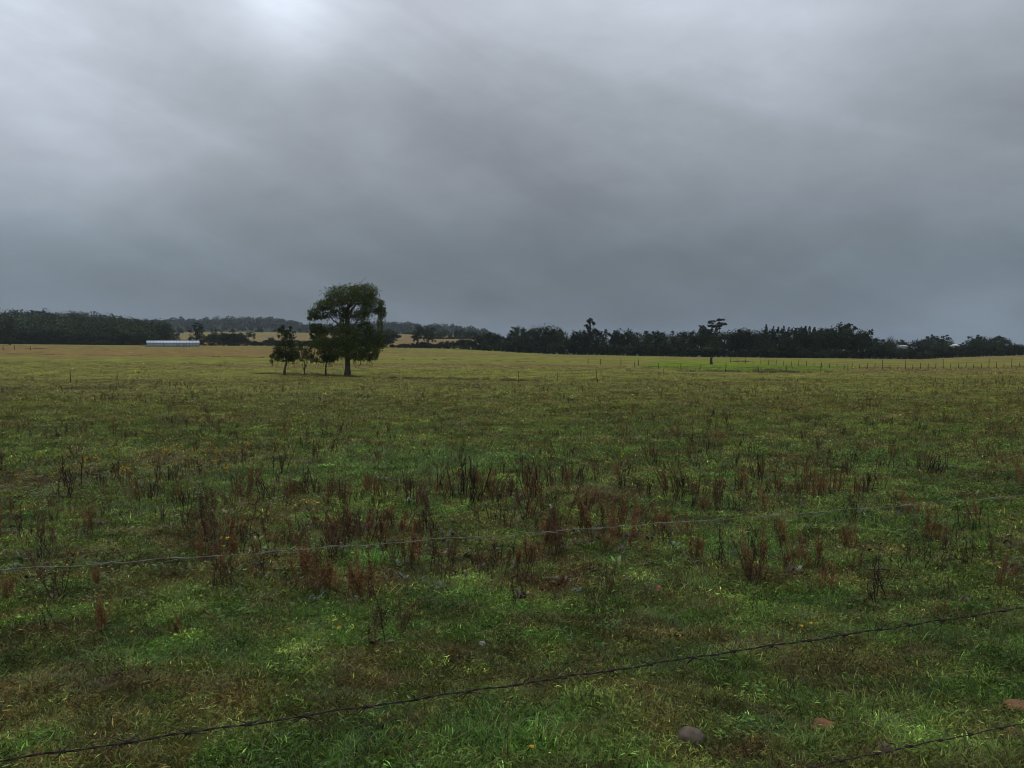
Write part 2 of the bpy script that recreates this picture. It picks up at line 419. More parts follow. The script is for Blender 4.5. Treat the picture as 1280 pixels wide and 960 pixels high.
def gn_scatter(name, X, Y, Z, vid, scl, gcol, label, cat, coll, rot=None):
    n = len(X)
    me = bpy.data.meshes.new(name); me.vertices.add(n)
    me.vertices.foreach_set('co', np.stack([X, Y, Z], 1).astype(np.float32).ravel())
    def att(nm, ty, data, key):
        a_ = me.attributes.new(nm, ty, 'POINT'); a_.data.foreach_set(key, data)
    att('vid', 'INT', np.asarray(vid, np.int32), 'value')
    r = np.zeros((n, 3), np.float32); r[:, 2] = RNG.uniform(0, 2*PI, n); r[:, :2] = RNG.normal(0, .12, (n, 2))
    att('rot', 'FLOAT_VECTOR', r.ravel(), 'vector')
    s = np.asarray(scl, np.float32); s = s if s.ndim == 2 else np.repeat(s[:, None], 3, 1)
    att('scl', 'FLOAT_VECTOR', np.ascontiguousarray(s).ravel(), 'vector')
    g = np.ones((n, 4), np.float32); g[:, :3] = gcol
    att('gcol', 'FLOAT_COLOR', g.ravel(), 'color')
    me.update()
    o = obj(name, me); tag(o, label, cat, kind='stuff')
    ng = bpy.data.node_groups.new(name+'_scatter', 'GeometryNodeTree')
    ng.interface.new_socket('Geometry', in_out='INPUT', socket_type='NodeSocketGeometry')
    ng.interface.new_socket('Geometry', in_out='OUTPUT', socket_type='NodeSocketGeometry')
    N = ng.nodes; gi = N.new('NodeGroupInput'); go = N.new('NodeGroupOutput')
    ci = N.new('GeometryNodeCollectionInfo'); ci.inputs['Collection'].default_value = coll
    ci.inputs['Separate Children'].default_value = True; ci.inputs['Reset Children'].default_value = True
    ip = N.new('GeometryNodeInstanceOnPoints'); ip.inputs['Pick Instance'].default_value = True
    def na(nm, ty):
        q_ = N.new('GeometryNodeInputNamedAttribute'); q_.data_type = ty; q_.inputs['Name'].default_value = nm; return q_.outputs['Attribute']
    L = ng.links
    L.new(gi.outputs[0], ip.inputs['Points']); L.new(ci.outputs[0], ip.inputs['Instance'])
    L.new(na('vid', 'INT'), ip.inputs['Instance Index']); L.new(na('rot', 'FLOAT_VECTOR'), ip.inputs['Rotation']); L.new(na('scl', 'FLOAT_VECTOR'), ip.inputs['Scale'])
    L.new(ip.outputs[0], go.inputs[0])
    md = o.modifiers.new('scatter', 'NODES'); md.node_group = ng
    return o
def sample_band(d0, d1, dens, side=1.12, extra=1.5):
    """random points of the field between two depths, a little wider than the view"""
    A = .5*((d1**2-d0**2))*2*.665*side+2*extra*(d1-d0); n = int(A*dens)
    yy = np.sqrt(RNG.uniform(d0**2, d1**2, n)); hw = yy*.665*side+extra
    return RNG.uniform(-1, 1, n)*hw, yy
def pick(kinds_w, n):
    """kinds_w: {kind: weight array}"""
    ks = list(kinds_w); W = np.stack([np.broadcast_to(kinds_w[k_], (n,)) for k_ in ks], 1); W = np.clip(W, 0, None); W /= W.sum(1)[:, None]
    r = RNG.uniform(size=n)[:, None]; idx = (np.cumsum(W, 1) < r).sum(1).clip(0, len(ks)-1)
    out = np.zeros(n, int)
    for q_, k_ in enumerate(ks):
        m_ = idx == q_; out[m_] = RNG.choice(VID[k_], m_.sum())
    return out, np.array(ks)[idx]
def patchw(x, y, kind):
    w = np.zeros(len(x))
    for px, py, rx, ry, k_ in PW:
        if k_ == kind: w = np.maximum(w, np.exp(-(((x-px)/rx)**2+((y-py)/ry)**2)))
    return w
XS = []; YS = []; VS = []; SS = []
for d0, d1, dens, sc in ((.5, 3, 90, 1.0), (3, 7, 340, .82), (7, 12, 210, 1.0), (12, 20, 95, 1.3), (20, 34, 40, 1.7), (34, 62, 9, 2.3)):
    x, y = sample_band(d0, d1, dens)
    n = len(x); n1 = fbm(x/1.4, y/1.4, 51, 3); n2 = fbm(x/.6, y/.6, 52, 3); n3 = fbm(x/1.8, y/1.8, 53, 3)
    lw = patchw(x, y, 'lush'); dw = patchw(x, y, 'dry')+patchw(x, y, 'brown')
    D = polar(x, y)[0]; belt = sstep(6.5, 9, D)*(1-sstep(16, 24, D))
    v, kd = pick({'bits': 1.1, 'short': 1.5, 'mid': .25+2.5*sstep(.5, .65, n1)+2*lw, 'tall': .9*sstep(.56, .66, n2)+1.3*lw-.5*dw, 'mat': .25+1.6*sstep(.5, .65, n3)+2.5*dw,
                  'clover': .05+.22*sstep(.58, .68, fbm(x/.8, y/.8, 54, 2)), 'weed': (.003*(D > 7)+.30*belt*sstep(.45, .6, fbm(x/1.2, y/1.2, 55, 2)))}, n)
    keep = RNG.uniform(size=n) < (1-.9*sstep(36, 62, D))*(.55+.5*sstep(.33, .50, fbm(x/.4, y/.4, 56, 2)))
    XS.append(x[keep]); YS.append(y[keep]); VS.append(v[keep]); SS.append((sc*RNG.uniform(.7, 1.3, n))[keep])
for d0, d1, dens, sc in ((18, 45, 9, 1.0), (45, 90, 3.4, 1.4), (90, 150, .55, 1.9)):
    x, y = sample_band(d0, d1, dens); n = len(x)
    v, kd = pick({'coarse': 1.}, n)
    XS.append(x); YS.append(y); VS.append(v); SS.append(sc*RNG.uniform(.6, 1.25, n)*(.6+.7*fbm(x/3, y/3, 57, 3)))
X = np.concatenate(XS); Y = np.concatenate(YS); V_ = np.concatenate(VS); S_ = np.concatenate(SS)
G_ = turf_colour(X, Y)
_near = 1-sstep(22, 85, polar(X, Y)[0]); _cl = RNG.uniform(size=len(X))
for lo, hi, cc in ((0, .10, BROWN*.9), (.10, .20, DRY*1.1), (.20, .40, LUSH*1.15), (.40, .52, MID*1.35)):
    m_ = (_cl >= lo) & (_cl < hi); G_[m_] = mixc(G_[m_], np.broadcast_to(cc, G_[m_].shape), .5*_near[m_])
G_ = G_*(np.exp(RNG.normal(0, .30, len(X)))*1.05)[:, None]
gn_scatter('pasture_grass', X, Y, ground_z(X, Y), V_, S_, G_, 'short tufty pasture grass covering the whole field', 'grass', PROTO)
# dark rank grass along the old ditches
XS = []; YS = []; SS = []
for (P, hw, s), dens in zip(STRIPS, (1.2, .8, 2.2, 3.0)):
    for (x0, y0), (x1, y1) in zip(P[:-1], P[1:]):
        Ln = math.hypot(x1-x0, y1-y0); n = int(Ln*dens*hw)
        t = RNG.uniform(size=n); x = x0+(x1-x0)*t+RNG.normal(0, hw*.25, n); y = y0+(y1-y0)*t+RNG.normal(0, hw*.5, n)
        kp = fbm(x/4, y/4, 61, 2) > .42
        XS.append(x[kp]); YS.append(y[kp]); SS.append(RNG.uniform(.5, 1.15, n)[kp]*(.5 if y0 > 200 else .8))
for px, row, rx, n in ((975, 465.5, 6, 60), (960, 463, 3, 20), (925, 452.5, 3, 20), (900, 464.5, 6, 40), (45, 436, 5, 30), (630, 437.5, 8, 30), (760, 444, 20, 50)):
    x, y = place(px, row); XS.append(x+RNG.normal(0, rx/2, n)); YS.append(y+RNG.normal(0, 1.2, n)); SS.append(RNG.uniform(.5, 1.2, n))
X = np.concatenate(XS); Y = np.concatenate(YS); S_ = np.concatenate(SS)
v, _ = pick({'rank': 1.}, len(X))
G_ = np.array([.065, .055, .028])*RNG.uniform(.6, 1.5, len(X))[:, None]
gn_scatter('rank_grass', X, Y, ground_z(X, Y), v, S_, G_, 'dark brown rank grass in broken lines across the field', 'rough grass', PROTO)

# ------------------------------------------------------------------ docks
RUST = np.array([.185, .096, .042]); RUSTD = np.array([.098, .060, .033]); DKB = np.array([.040, .030, .020]); TAN = np.array([.16, .11, .06])
def stalk_mb(mb, base, az, lean, H, c, seed=1.0, r=.0035):
    """one dead flowering stalk: bent stem, short side shoots, dense seed clusters towards the top"""
    n = 9; t = np.linspace(0, 1, n); ld = np.array([math.cos(az), math.sin(az), 0])
    wob = RNG.normal(0, .012, (n, 3)).cumsum(0)*.5; wob[:, 2] = 0
    P = np.array(base)+ld*(lean*H*t**1.3)[:, None]+np.array([0, 0, 1])*(H*t)[:, None]+wob
    mb.tube(P, r*(1.25-.8*t), 4, c*.75, cap=False)
    pts = []; 
    for _ in range(int(RNG.integers(5, 11))):
        tt = RNG.uniform(.35, .9); p = np.array([np.interp(tt, t, P[:, q_]) for q_ in range(3)])
        a = RNG.uniform(0, 6.28); L = H*RNG.uniform(.12, .30)*(1.15-tt)
        e = p+np.array([math.cos(a)*L*.62, math.sin(a)*L*.62, L*RNG.uniform(.6, 1.1)])
        mb.tube([p, (p+e)/2+[0, 0, -.01], e], [r*.6, r*.5, r*.3], 3, c*.75, cap=False)
        m_ = int(55*seed*L/.1); s = RNG.uniform(.1, 1, m_)[:, None]; pts.append(p+(e-p)*s+RNG.normal(0, .010, (m_, 3)))
    m_ = int(125*seed*H/.5); s = RNG.uniform(.30, 1, m_)
    pts.append(np.stack([np.interp(s, t, P[:, q_]) for q_ in range(3)], 1)+RNG.normal(0, .012, (m_, 3)))
    pts = np.vstack(pts)
    if len(pts): mb.leaves(pts, RNG.uniform(.007, .015, len(pts)), c*RNG.uniform(.55, 1.5, (len(pts), 1)))
def dock_leaves(mb, n=6, dead=.35):
    for k_ in range(n):
        c = np.array([.045, .07, .022])*RNG.uniform(.7, 1.4) if RNG.uniform() > dead else np.array([.085, .055, .025])*RNG.uniform(.4, 1.2)
        leafshape(mb, (RNG.normal(0, .025), RNG.normal(0, .025), -.01), RNG.uniform(0, 6.28), RNG.uniform(.3, 1.1), RNG.uniform(.07, .16), RNG.uniform(.022, .05), c, RNG.uniform(.5, 1.4))
DOCKV = []
def dock_variant(c, H, n, seed, leafn, dead):
    st = []
    for k_ in range(n):
        mb = MB(); stalk_mb(mb, (RNG.normal(0, .055), RNG.normal(0, .055), -.02), RNG.uniform(0, 6.28), RNG.uniform(.03, .42), H*RNG.uniform(.35, 1.1), c*RNG.uniform(.65, 1.35), seed)
        st.append(mb.mesh('stalk', M_DOCK))
    mb = MB(); dock_leaves(mb, leafn, dead); return st, mb.mesh('leaves', M_DOCKLEAF)
KINDS = {}
for kn, c, H, n, seed in (('rust', RUST, .55, 5, 1.1), ('rust', RUST, .48, 8, 1.0), ('rust', RUST*.85, .60, 4, 1.2), ('brown', RUSTD, .50, 6, .9), ('brown', RUSTD, .42, 3, .8), ('brown', RUSTD*.8, .55, 4, .9),
                          ('bare', DKB, .45, 4, .12), ('bare', DKB*1.1, .36, 6, .2), ('bare', DKB, .50, 3, .1), ('tan', TAN, .42, 3, .6), ('tan', TAN*.8, .5, 2, .5)):
    KINDS.setdefault(kn, []).append(dock_variant(c, H, n, seed, 10 if kn != 'bare' else 4, .5))
WORD = {'rust': 'rust red', 'brown': 'dark reddish brown', 'bare': 'nearly black, almost bare', 'tan': 'pale tan'}
def dock(kind, x, y, s, label, group='dead dock plants standing in the pasture', var=None):
    st, lf = KINDS[kind][var if var is not None else int(RNG.integers(len(KINDS[kind])))]
    t_ = empty('dock_plant', (x, y, gz(x, y)), float(RNG.uniform(0, 6.28))); t_.scale = (s, s, s*float(RNG.uniform(.9, 1.1)))
    tag(t_, label, 'weed', group)
    for me in st: obj('stalk', me, t_)
    obj('leaves', lf, t_)
    return t_
HERO = [(388, 738, 82, 'rust', 0, 'tall rust red dock just under the upper wire, left of middle'), (452, 752, 78, 'rust', 1, 'widest clump of rust red docks, over flattened dark leaves'),
        (228, 800, 58, 'rust', 2, 'slim rust red dock standing alone in short grass at left'), (942, 730, 52, 'brown', 1, 'reddish dock rising from the bright green tuft right of middle'),
        (1203, 712, 66, 'brown', 2, 'tall forked brown dock near the right edge below the upper wire'), (820, 583, 30, 'bare', 1, 'blackish bushy dock in mid field right of middle'),
        (402, 568, 27, 'bare', 0, 'grey upright dock clump in mid field between tree and green patch'), (300, 560, 20, 'bare', 1, 'low wide dark weed clump in mid field at left'),
        (985, 868, 56, 'bare', 2, 'thin dark stem standing just below the lower wire at right'), (548, 868, 52, 'bare', 2, 'thin dark stem touching the lower wire left of middle'),
        (62, 792, 44, 'bare', 0, 'blackish dock near the left edge above the straw tussock'), (46, 684, 40, 'brown', 0, 'brown dock near the left edge above the upper wire'),
        (690, 577, 26, 'brown', 2, 'brown dock in mid field, middle of the photo'), (1105, 587, 30, 'bare', 1, 'dark dock with green grass behind it at right mid field'),
        (912, 532, 24, 'bare', 0, 'dark far dock clump right of middle'), (500, 509, 14, 'bare', 1, 'small dark weed on the far side of the pasture right of the big tree'),
        (755, 972, 44, 'bare', 1, 'dark stub cut by the bottom edge of the photo'), (940, 948, 40, 'brown', 0, 'brown dead dock in the bare patch near the bottom edge'),
        (1175, 768, 28, 'rust', 0, 'small rust red dock just above the lower wire at right'), (770, 690, 64, 'rust', 0, 'tall rust dock crossing the upper wire right of middle'),
        (285, 745, 62, 'brown', 2, 'dark brown dock hanging below the upper wire at left'), (272, 740, 58, 'brown', 0, 'second dark brown dock below the upper wire at left'),
        (130, 792, 52, 'rust', 1, 'reddish dock clump left of the lone slim dock'), (380, 830, 34, 'bare', 2, 'pair of short black stems above the lower wire at left'),
        (430, 680, 40, 'brown', 1, 'brown dock touching the upper wire at left of middle'), (640, 755, 60, 'brown', 2, 'dark brown dock over broad leaves in the middle'),
        (415, 640, 38, 'rust', 2, 'reddish dock beyond the upper wire, below the left green patch'), (1060, 690, 42, 'rust', 1, 'rust dock clump below the upper wire at right'),
        (1215, 655, 40, 'rust', 0, 'rust dock beyond the upper wire near the right edge'), (500, 795, 50, 'brown', 0, 'brown dock at the foot of the dense dock belt'),
        (1245, 765, 24, 'rust', 2, 'reddish dock at the right edge above the lower wire'), (940, 765, 30, 'bare', 2, 'thin black stem in short grass right of middle'),
        (80, 612, 26, 'brown', 2, 'brown dock far left below the yellow flowers'), (1, 590, 36, 'brown', 1, 'dark dock cut by the left edge')]
nd = 0; hero_xy = []
for px, row, hp, kind, var, lab in HERO:
    x, y = place(px, row); H = hp/F*math.hypot(y, 0)
    base = {'rust': (.55, .48, .60), 'brown': (.5, .42, .55), 'bare': (.45, .36, .5)}[kind][var]
    dock(kind, x, y, H/(base*1.0), lab, var=var); nd += 1; hero_xy.append((x, y))
def dock_density(x, y):
    D, u, _ = polar(x, y)
    nz = fbm(x/1.5, y/1.5, 71, 3); n2 = fbm(x/5, y/5, 72, 2)
    d = 7.5*sstep(6.6, 8.6, D)*(1-sstep(13, 19, D))*1.1*sstep(.43, .60, nz)*(.25+.75*sstep(60, 330, u))*(1-.35*sstep(900, 1100, u))
    d = d+.35*sstep(4.5, 6, D)*(1-sstep(8, 9, D))*sstep(.45, .6, nz)
    d = d+1.1*sstep(13, 18, D)*(1-sstep(28, 36, D))*sstep(.35, .62, .5*nz+.5*n2)
    d = d+.35*sstep(28, 36, D)*(1-sstep(75, 100, D))*sstep(.35, .6, n2)
    return d
def dock_points(d0, d1, mx):
    x, y = sample_band(d0, d1, mx, 1.05, .3); kp = RNG.uniform(size=len(x)) < dock_density(x, y)/mx
    return x[kp], y[kp]
x, y = dock_points(4.5, 40, 8.0); o_ = np.argsort(y); x = x[o_]; y = y[o_]
NI = 300-nd
zone = lambda xx, yy: ('left of the belt' if (xx/yy) < -.35 else 'in the middle of the belt' if (xx/yy) < .2 else 'towards its right end')
for xx, yy in zip(x[:NI], y[:NI]):
    kind = RNG.choice(['rust', 'brown', 'bare', 'tan'], p=[.30, .34, .28, .08]); s = float(np.clip(RNG.normal(.76, .27), .3, 1.4))*(1. if yy < 12 else .8)
    sz = 'tall' if s > .92 else 'short' if s < .62 else 'middling'
    if yy < 7.8: lab = '%s %s dock in the short grass near the wires' % (sz, WORD[kind])
    else: lab = '%s %s dock in the dock belt, %s' % (sz, WORD[kind], zone(xx, yy))
    dock(kind, float(xx), float(yy), s, lab)
x = x[NI:]; y = y[NI:]
# farther dead weeds: too many to count
DP = bpy.data.collections.new('weed_prototypes'); WV = {}
M_DOCKI = leafmat('dead_weeds_far', .8, .15, .1, instancer=True)
for kn, c, n, seed in (('rust', RUST, 4, .35), ('rust', RUST, 6, .35), ('brown', RUSTD, 4, .35), ('brown', RUSTD, 3, .3), ('bare', DKB, 4, .12), ('bare', DKB, 6, .15), ('tan', TAN, 3, .3)):
    mb = MB()
    for _ in range(n): stalk_mb(mb, (RNG.normal(0, .07), RNG.normal(0, .07), -.02), RNG.uniform(0, 6.28), RNG.uniform(.03, .3), .5*RNG.uniform(.5, 1.1), c*RNG.uniform(.8, 1.2), seed, .006)
    dock_leaves(mb, 4)
    k_ = len(DP.objects); o = bpy.data.objects.new('dead_weed_%02d' % k_, mb.mesh('dead_weed', M_DOCKI)); DP.objects.link(o); WV.setdefault(kn, []).append(k_)
x2, y2 = dock_points(40, 130, 1.2)
x3, y3 = sample_band(7, 60, 4.5, 1.05, .3); kp = RNG.uniform(size=len(x3)) < (.10+.9*sstep(.42, .62, fbm(x3/1.7, y3/1.7, 74, 3)))*(1-.8*sstep(22, 60, y3))*(.25+.75*sstep(8, 10, y3)); x3 = x3[kp]; y3 = y3[kp]
nbig = len(x)+len(x2); x = np.concatenate([x, x2, x3]); y = np.concatenate([y, y2, y3]); n = len(x)
kk = RNG.choice(['rust', 'brown', 'bare', 'tan'], size=n, p=[.30, .33, .30, .07]); v = np.array([RNG.choice(WV[k_]) for k_ in kk])
gn_scatter('dead_weeds', x, y, ground_z(x, y), v, np.clip(RNG.normal(.75, .28, n), .3, 1.7)*np.where(np.arange(n) < nbig, 1, .42), RNG.uniform(.7, 1.3, (n, 1))*np.ones((1, 3)), 'scattered small dead weeds dotting the farther pasture', 'weeds', DP)

# ------------------------------------------------------------------ broad dock leaves in the belt (stuff)
x, y = sample_band(6.8, 19, 8); kp = RNG.uniform(size=len(x)) < sstep(.46, .62, fbm(x/1.5, y/1.5, 71, 3))*.8; x = x[kp]; y = y[kp]
v, _ = pick({'weed': 1.}, len(x))
gn_scatter('broad_leaves', x, y, ground_z(x, y)+.02, v, RNG.uniform(.7, 1.25, len(x)), np.where(RNG.uniform(size=(len(x), 1)) < .4, np.array([[.085, .048, .026]]), np.where(RNG.uniform(size=(len(x), 1)) < .45, np.array([[.13, .165, .10]]), np.array([[.060, .090, .030]])))*RNG.uniform(.5, 1.5, (len(x), 1)), 'broad green dock leaves low among the dead stalks', 'leaves', PROTO)

# ------------------------------------------------------------------ yellow flowers
M_STEM = simple('flower_stem', (.06, .10, .03), .7); M_PETAL = simple('yellow_petals', (.48, .30, .01), .6)
def flower_meshes(H):
    mb = MB(); mb.tube([(0, 0, -.01), (.005, 0, H*.5), (.012, .004, H)], [.0016, .0014, .0012], 4); s_ = mb.mesh('stem', M_STEM)
    mb = MB()
    for k_ in range(12):
        a = k_*2*PI/12; ca, sa = math.cos(a), math.sin(a); r = .016
        mb.add([(0, 0, 0), (r*.7*ca+sa*.004, r*.7*sa-ca*.004, .004), (r*ca, r*sa, .002), (r*.7*ca-sa*.004, r*.7*sa+ca*.004, .004)], [[0, 1, 2, 3]])
    mb.tube([(0, 0, -.002), (0, 0, .005)], [.006, .004], 8)
    h_ = mb.mesh('flower_head', M_PETAL); return s_, h_, H
FM = [flower_meshes(h) for h in (.07, .11, .16)]
FL = [(76, 712, 'left'), (84, 715, 'left'), (128, 719, 'left'), (136, 716, 'left'), (360, 800, 'slim'), (357, 805, 'slim'), (254, 750, 'belt'), (262, 746, 'belt'), (250, 757, 'belt'),
      (660, 752, 'mid'), (657, 763, 'mid'), (680, 757, 'mid'), (716, 768, 'mid'), (713, 763, 'mid'), (440, 796, 'low'), (424, 792, 'low'), (398, 814, 'low'), (404, 812, 'low'),
      (665, 952, 'bottom'), (988, 806, 'wire'), (1000, 808, 'wire'), (1012, 797, 'wire'), (165, 806, 'left'), (168, 800, 'left'), (120, 765, 'left'), (104, 760, 'left')]
FLAB = {'left': 'small yellow flower in the grass at left under the upper wire', 'slim': 'small yellow flower left of the pair of black stems', 'belt': 'small yellow flower beside the brown docks under the upper wire',
        'mid': 'small yellow flower in short grass below the middle docks', 'low': 'small yellow flower in short grass above the lower wire at left', 'bottom': 'lone yellow flower near the bottom edge of the photo', 'wire': 'small yellow flower touching the lower wire at right'}
for px, row, zn in FL:
    x_, y_ = place(px, row); s_, h_, H = FM[int(RNG.integers(3))]
    t_ = empty('yellow_flower', (x_, y_, gz(x_, y_)+.01), float(RNG.uniform(0, 6.28))); s = float(RNG.uniform(.6, .9)); t_.scale = (s, s, s)
    tag(t_, FLAB[zn], 'flower', 'yellow flowers in the near grass'); obj('stem', s_, t_); o = obj('flower_head', h_, t_, (.012, .004, H)); o.rotation_euler = (RNG.uniform(-.5, .5), RNG.uniform(-.5, .5), 0)
FP = bpy.data.collections.new('flower_prototypes'); mb = MB()
for k_ in range(7):
    a = RNG.uniform(0, 6.28); r = RNG.uniform(0, .12); p = (r*math.cos(a), r*math.sin(a)); H = RNG.uniform(.1, .2)
    mb.tube([(p[0], p[1], 0), (p[0], p[1], H)], [.002, .002], 3, (.06, .1, .03)); mb.leaves(np.array([[p[0], p[1], H]]*6)+RNG.normal(0, .006, (6, 3)), .028, np.tile([.55, .36, .02], (6, 1)), flat=.8)
o = bpy.data.objects.new('flower_cluster', mb.mesh('flower_cluster', M_DOCKI)); FP.objects.link(o)
XS = []; YS = []
for px, row, rx, ry, n in ((270, 566, 1.2, 1.2, 34), (230, 560, 2.0, 2.0, 24), (60, 585, 2, 2, 16), (140, 570, 2.5, 2.5, 16), (200, 590, 1.5, 1, 10), (540, 562, 2, 1.5, 10), (470, 545, 3, 3, 10), (700, 600, 3, 3, 8)):
    x_, y_ = place(px, row); XS.append(x_+RNG.normal(0, rx, n)); YS.append(y_+RNG.normal(0, ry, n))
x = np.concatenate(XS); y = np.concatenate(YS)
gn_scatter('yellow_flower_drift', x, y, ground_z(x, y), np.zeros(len(x)), RNG.uniform(.6, 1.1, len(x)), np.ones((len(x), 3)), 'drift of tiny yellow flowers in mid field at left', 'flowers', FP)

# ------------------------------------------------------------------ stones and clods
def stone(px, row, w, flat, mat, name, label, cat):
    x_, y_ = place(px, row); n = 14; mm = 20; V = []
    sd = RNG.uniform(0, 99)
    for a in range(1, n):
        for b_ in range(mm):
            ph = PI*a/n; th = 2*PI*b_/mm; d = np.array([math.sin(ph)*math.cos(th), math.sin(ph)*math.sin(th), math.cos(ph)])
            k_ = 1+.5*(float(fbm(d[0]*1.7+sd, d[1]*1.7+d[2]*2.1, 81, 3))-.5)+.22*(float(fbm(d[0]*5+sd, d[1]*5+d[2]*6, 82, 2))-.5)
            V.append(d*np.array([1, .85, flat])*k_*w/2)
    T = [];Q = []
    for a in range(n-2):
        for b_ in range(mm): Q.append([a*mm+b_, (a+1)*mm+b_, (a+1)*mm+(b_+1) % mm, a*mm+(b_+1) % mm])
    V += [np.array([0, 0, flat*w/2]), np.array([0, 0, -flat*w/2])]; e = (n-2)*mm; t = len(V)-2
    for b_ in range(mm): T += [[t, b_, (b_+1) % mm], [t+1, e+(b_+1) % mm, e+b_]]
    mb = MB(); mb.add(V, Q, T); o = obj(name, mb.mesh(name, mat, True), None, (x_, y_, gz(x_, y_)+flat*w*(.26 if mat is M_STONE else .14))); o.rotation_euler = (0, 0, float(RNG.uniform(0, 6)))
    tag(o, label, cat)
stone(865, 929, .135, .75, M_STONE, 'stone', 'rounded grey brown stone lying in grass below the lower wire', 'stone')
stone(1106, 948, .085, .8, M_STONE, 'stone', 'small brown stone under the lowest wire at bottom right', 'stone')
stone(603, 804, .06, .9, simple('pale_stone', (.22, .21, .19), .8, .2, 20), 'stone', 'small pale stone beside a dark stem in the middle', 'stone')
stone(1033, 912, .17, .40, M_CLAY, 'clay_clod', 'flat orange brown clod of clay half sunk in the grass', 'clod')
stone(1272, 886, .17, .40, M_CLAY, 'clay_clod', 'reddish clay clod at the right edge of the photo', 'clod')
stone(1270, 922, .12, .5, simple('dark_clay', (.12, .06, .035), .95, .3, 20, bump=.6), 'clay_clod', 'dark red clod under the lowest wire at right edge', 'clod')
stone(948, 920+8, .07, .5, M_CLAY, 'clay_clod', 'small clay clod between the round stone and the flat clod', 'clod')

# ------------------------------------------------------------------ the fence in front
def at_h(px, row, h):
    d = ray(px, row); t = -h/d.z; return np.array([d.x*t, d.y*t])
H1 = .84
P1 = at_h(190, 922, H1); P2 = at_h(1070, 791, H1); dr = (P2-P1)/np.linalg.norm(P2-P1); nrm_ = np.array([-dr[1], dr[0]])
def on_fence(px, row):
    d = ray(px, row); t = (P1@nrm_)/(np.array([d.x, d.y])@nrm_)
    p = np.array([d.x*t, d.y*t]); return float((p-P1)@dr), CAMZ+d.z*t
SA = -1.15; SB = 3.95; 
W_A = [on_fence(*p) for p in [(2, 951), (120, 934), (250, 913), (355, 899), (510, 875), (650, 855), (790, 835), (900, 815), (1000, 802), (1080, 790), (1180, 775), (1278, 760)]]
W_B = [on_fence(*p) for p in [(2, 712), (120, 705), (240, 698), (350, 690), (450, 681), (540, 673), (660, 667), (740, 660), (840, 653), (930, 648), (1080, 636), (1180, 628), (1278, 619)]]
W_C = [on_fence(*p) for p in [(1025, 957), (1090, 943), (1170, 926), (1278, 905)]]
fence = empty('wire_fence', (0, 0, 0)); tag(fence, 'slack barbed wire fence crossing the foreground in front of the pasture', 'fence')
def wire_mb(pts, r, pitch, off, sag, barb=.125, phase=0., four=True):
    S = np.array([p[0] for p in pts]); Z = np.array([p[1] for p in pts])
    pol = np.polyfit(S, Z, 2 if sag else 1)
    zf = lambda s: np.where(s < S[0], np.polyval(pol, s), np.where(s > S[-1], np.polyval(pol, s), .7*np.polyval(pol, s)+.3*np.interp(s, S, Z)))
    s = np.arange(SA-4, SB+4.2, .009); z = zf(np.clip(s, SA, SB))
    z = z+.0016*np.sin(s*21+phase)+.001*np.sin(s*53)
    C = np.stack([P1[0]+dr[0]*s, P1[1]+dr[1]*s, z], 1); up = np.array([0, 0, 1.]); sd = np.array([nrm_[0], nrm_[1], 0])
    mb = MB()
    for k_ in range(2):
        a = 2*PI*s/pitch+k_*PI+phase
        mb.tube(C+off*(np.cos(a)[:, None]*up+np.sin(a)[:, None]*sd), r, 5)
    if barb:
        for q_ in np.arange(SA-3.9+phase*.02, SB+4, barb):
            q2 = q_+RNG.normal(0, .004); c = np.array([P1[0]+dr[0]*q2, P1[1]+dr[1]*q2, float(zf(np.clip(q2, SA, SB)))]); d3 = np.array([dr[0], dr[1], 0])
            for k_ in range(2):
                t = np.linspace(0, 2.2*2*PI, 16); a0 = RNG.uniform(0, 6.28)
                hx = c+d3*((t/(4.4*PI)-.5)*.010+(k_-.5)*.004)[:, None]+(off+r*1.9)*(np.cos(t+a0)[:, None]*up+np.sin(t+a0)[:, None]*sd)
                e0 = hx[0]+(hx[0]-c)*3.8+d3*-.004+RNG.normal(0, .001, 3); e1 = hx[-1]+(hx[-1]-c)*3.8+d3*.004+RNG.normal(0, .001, 3)
                mb.tube(np.vstack([e0, hx, e1]), np.concatenate([[r*.45], np.full(16, r*1.1), [r*.45]]), 4)
    return mb
WA = wire_mb(W_A, .00135, .075, .0014, True); WB = wire_mb(W_B, .0005, .09, .0005, True, barb=.165, phase=.7); WC = wire_mb(W_C, .0012, .08, .0012, False, phase=.3)
o = obj('wire', WA.mesh('wire', M_WIRE_OLD, True), fence); o['label'] = 'dark rusty barbed middle wire'
o = obj('wire', WB.mesh('wire', M_WIRE_NEW, True), fence); o['label'] = 'thin pale galvanised top wire'
o = obj('wire', WC.mesh('wire', M_WIRE_OLD, True), fence); o['label'] = 'dark lowest wire near the grass'
for s in (SA, SB, SA-4, SB+4):
    c = P1+dr*s+nrm_*.055; zg = gz(c[0], c[1]); mb = MB()
    mb.tube([(0, 0, -.4), (0, 0, .5), (.01, 0, 1.05), (.015, 0, 1.48)], [.055, .052, .05, .046], 10)
    obj('post', mb.mesh('post', M_POST, True), fence, (c[0], c[1], zg))

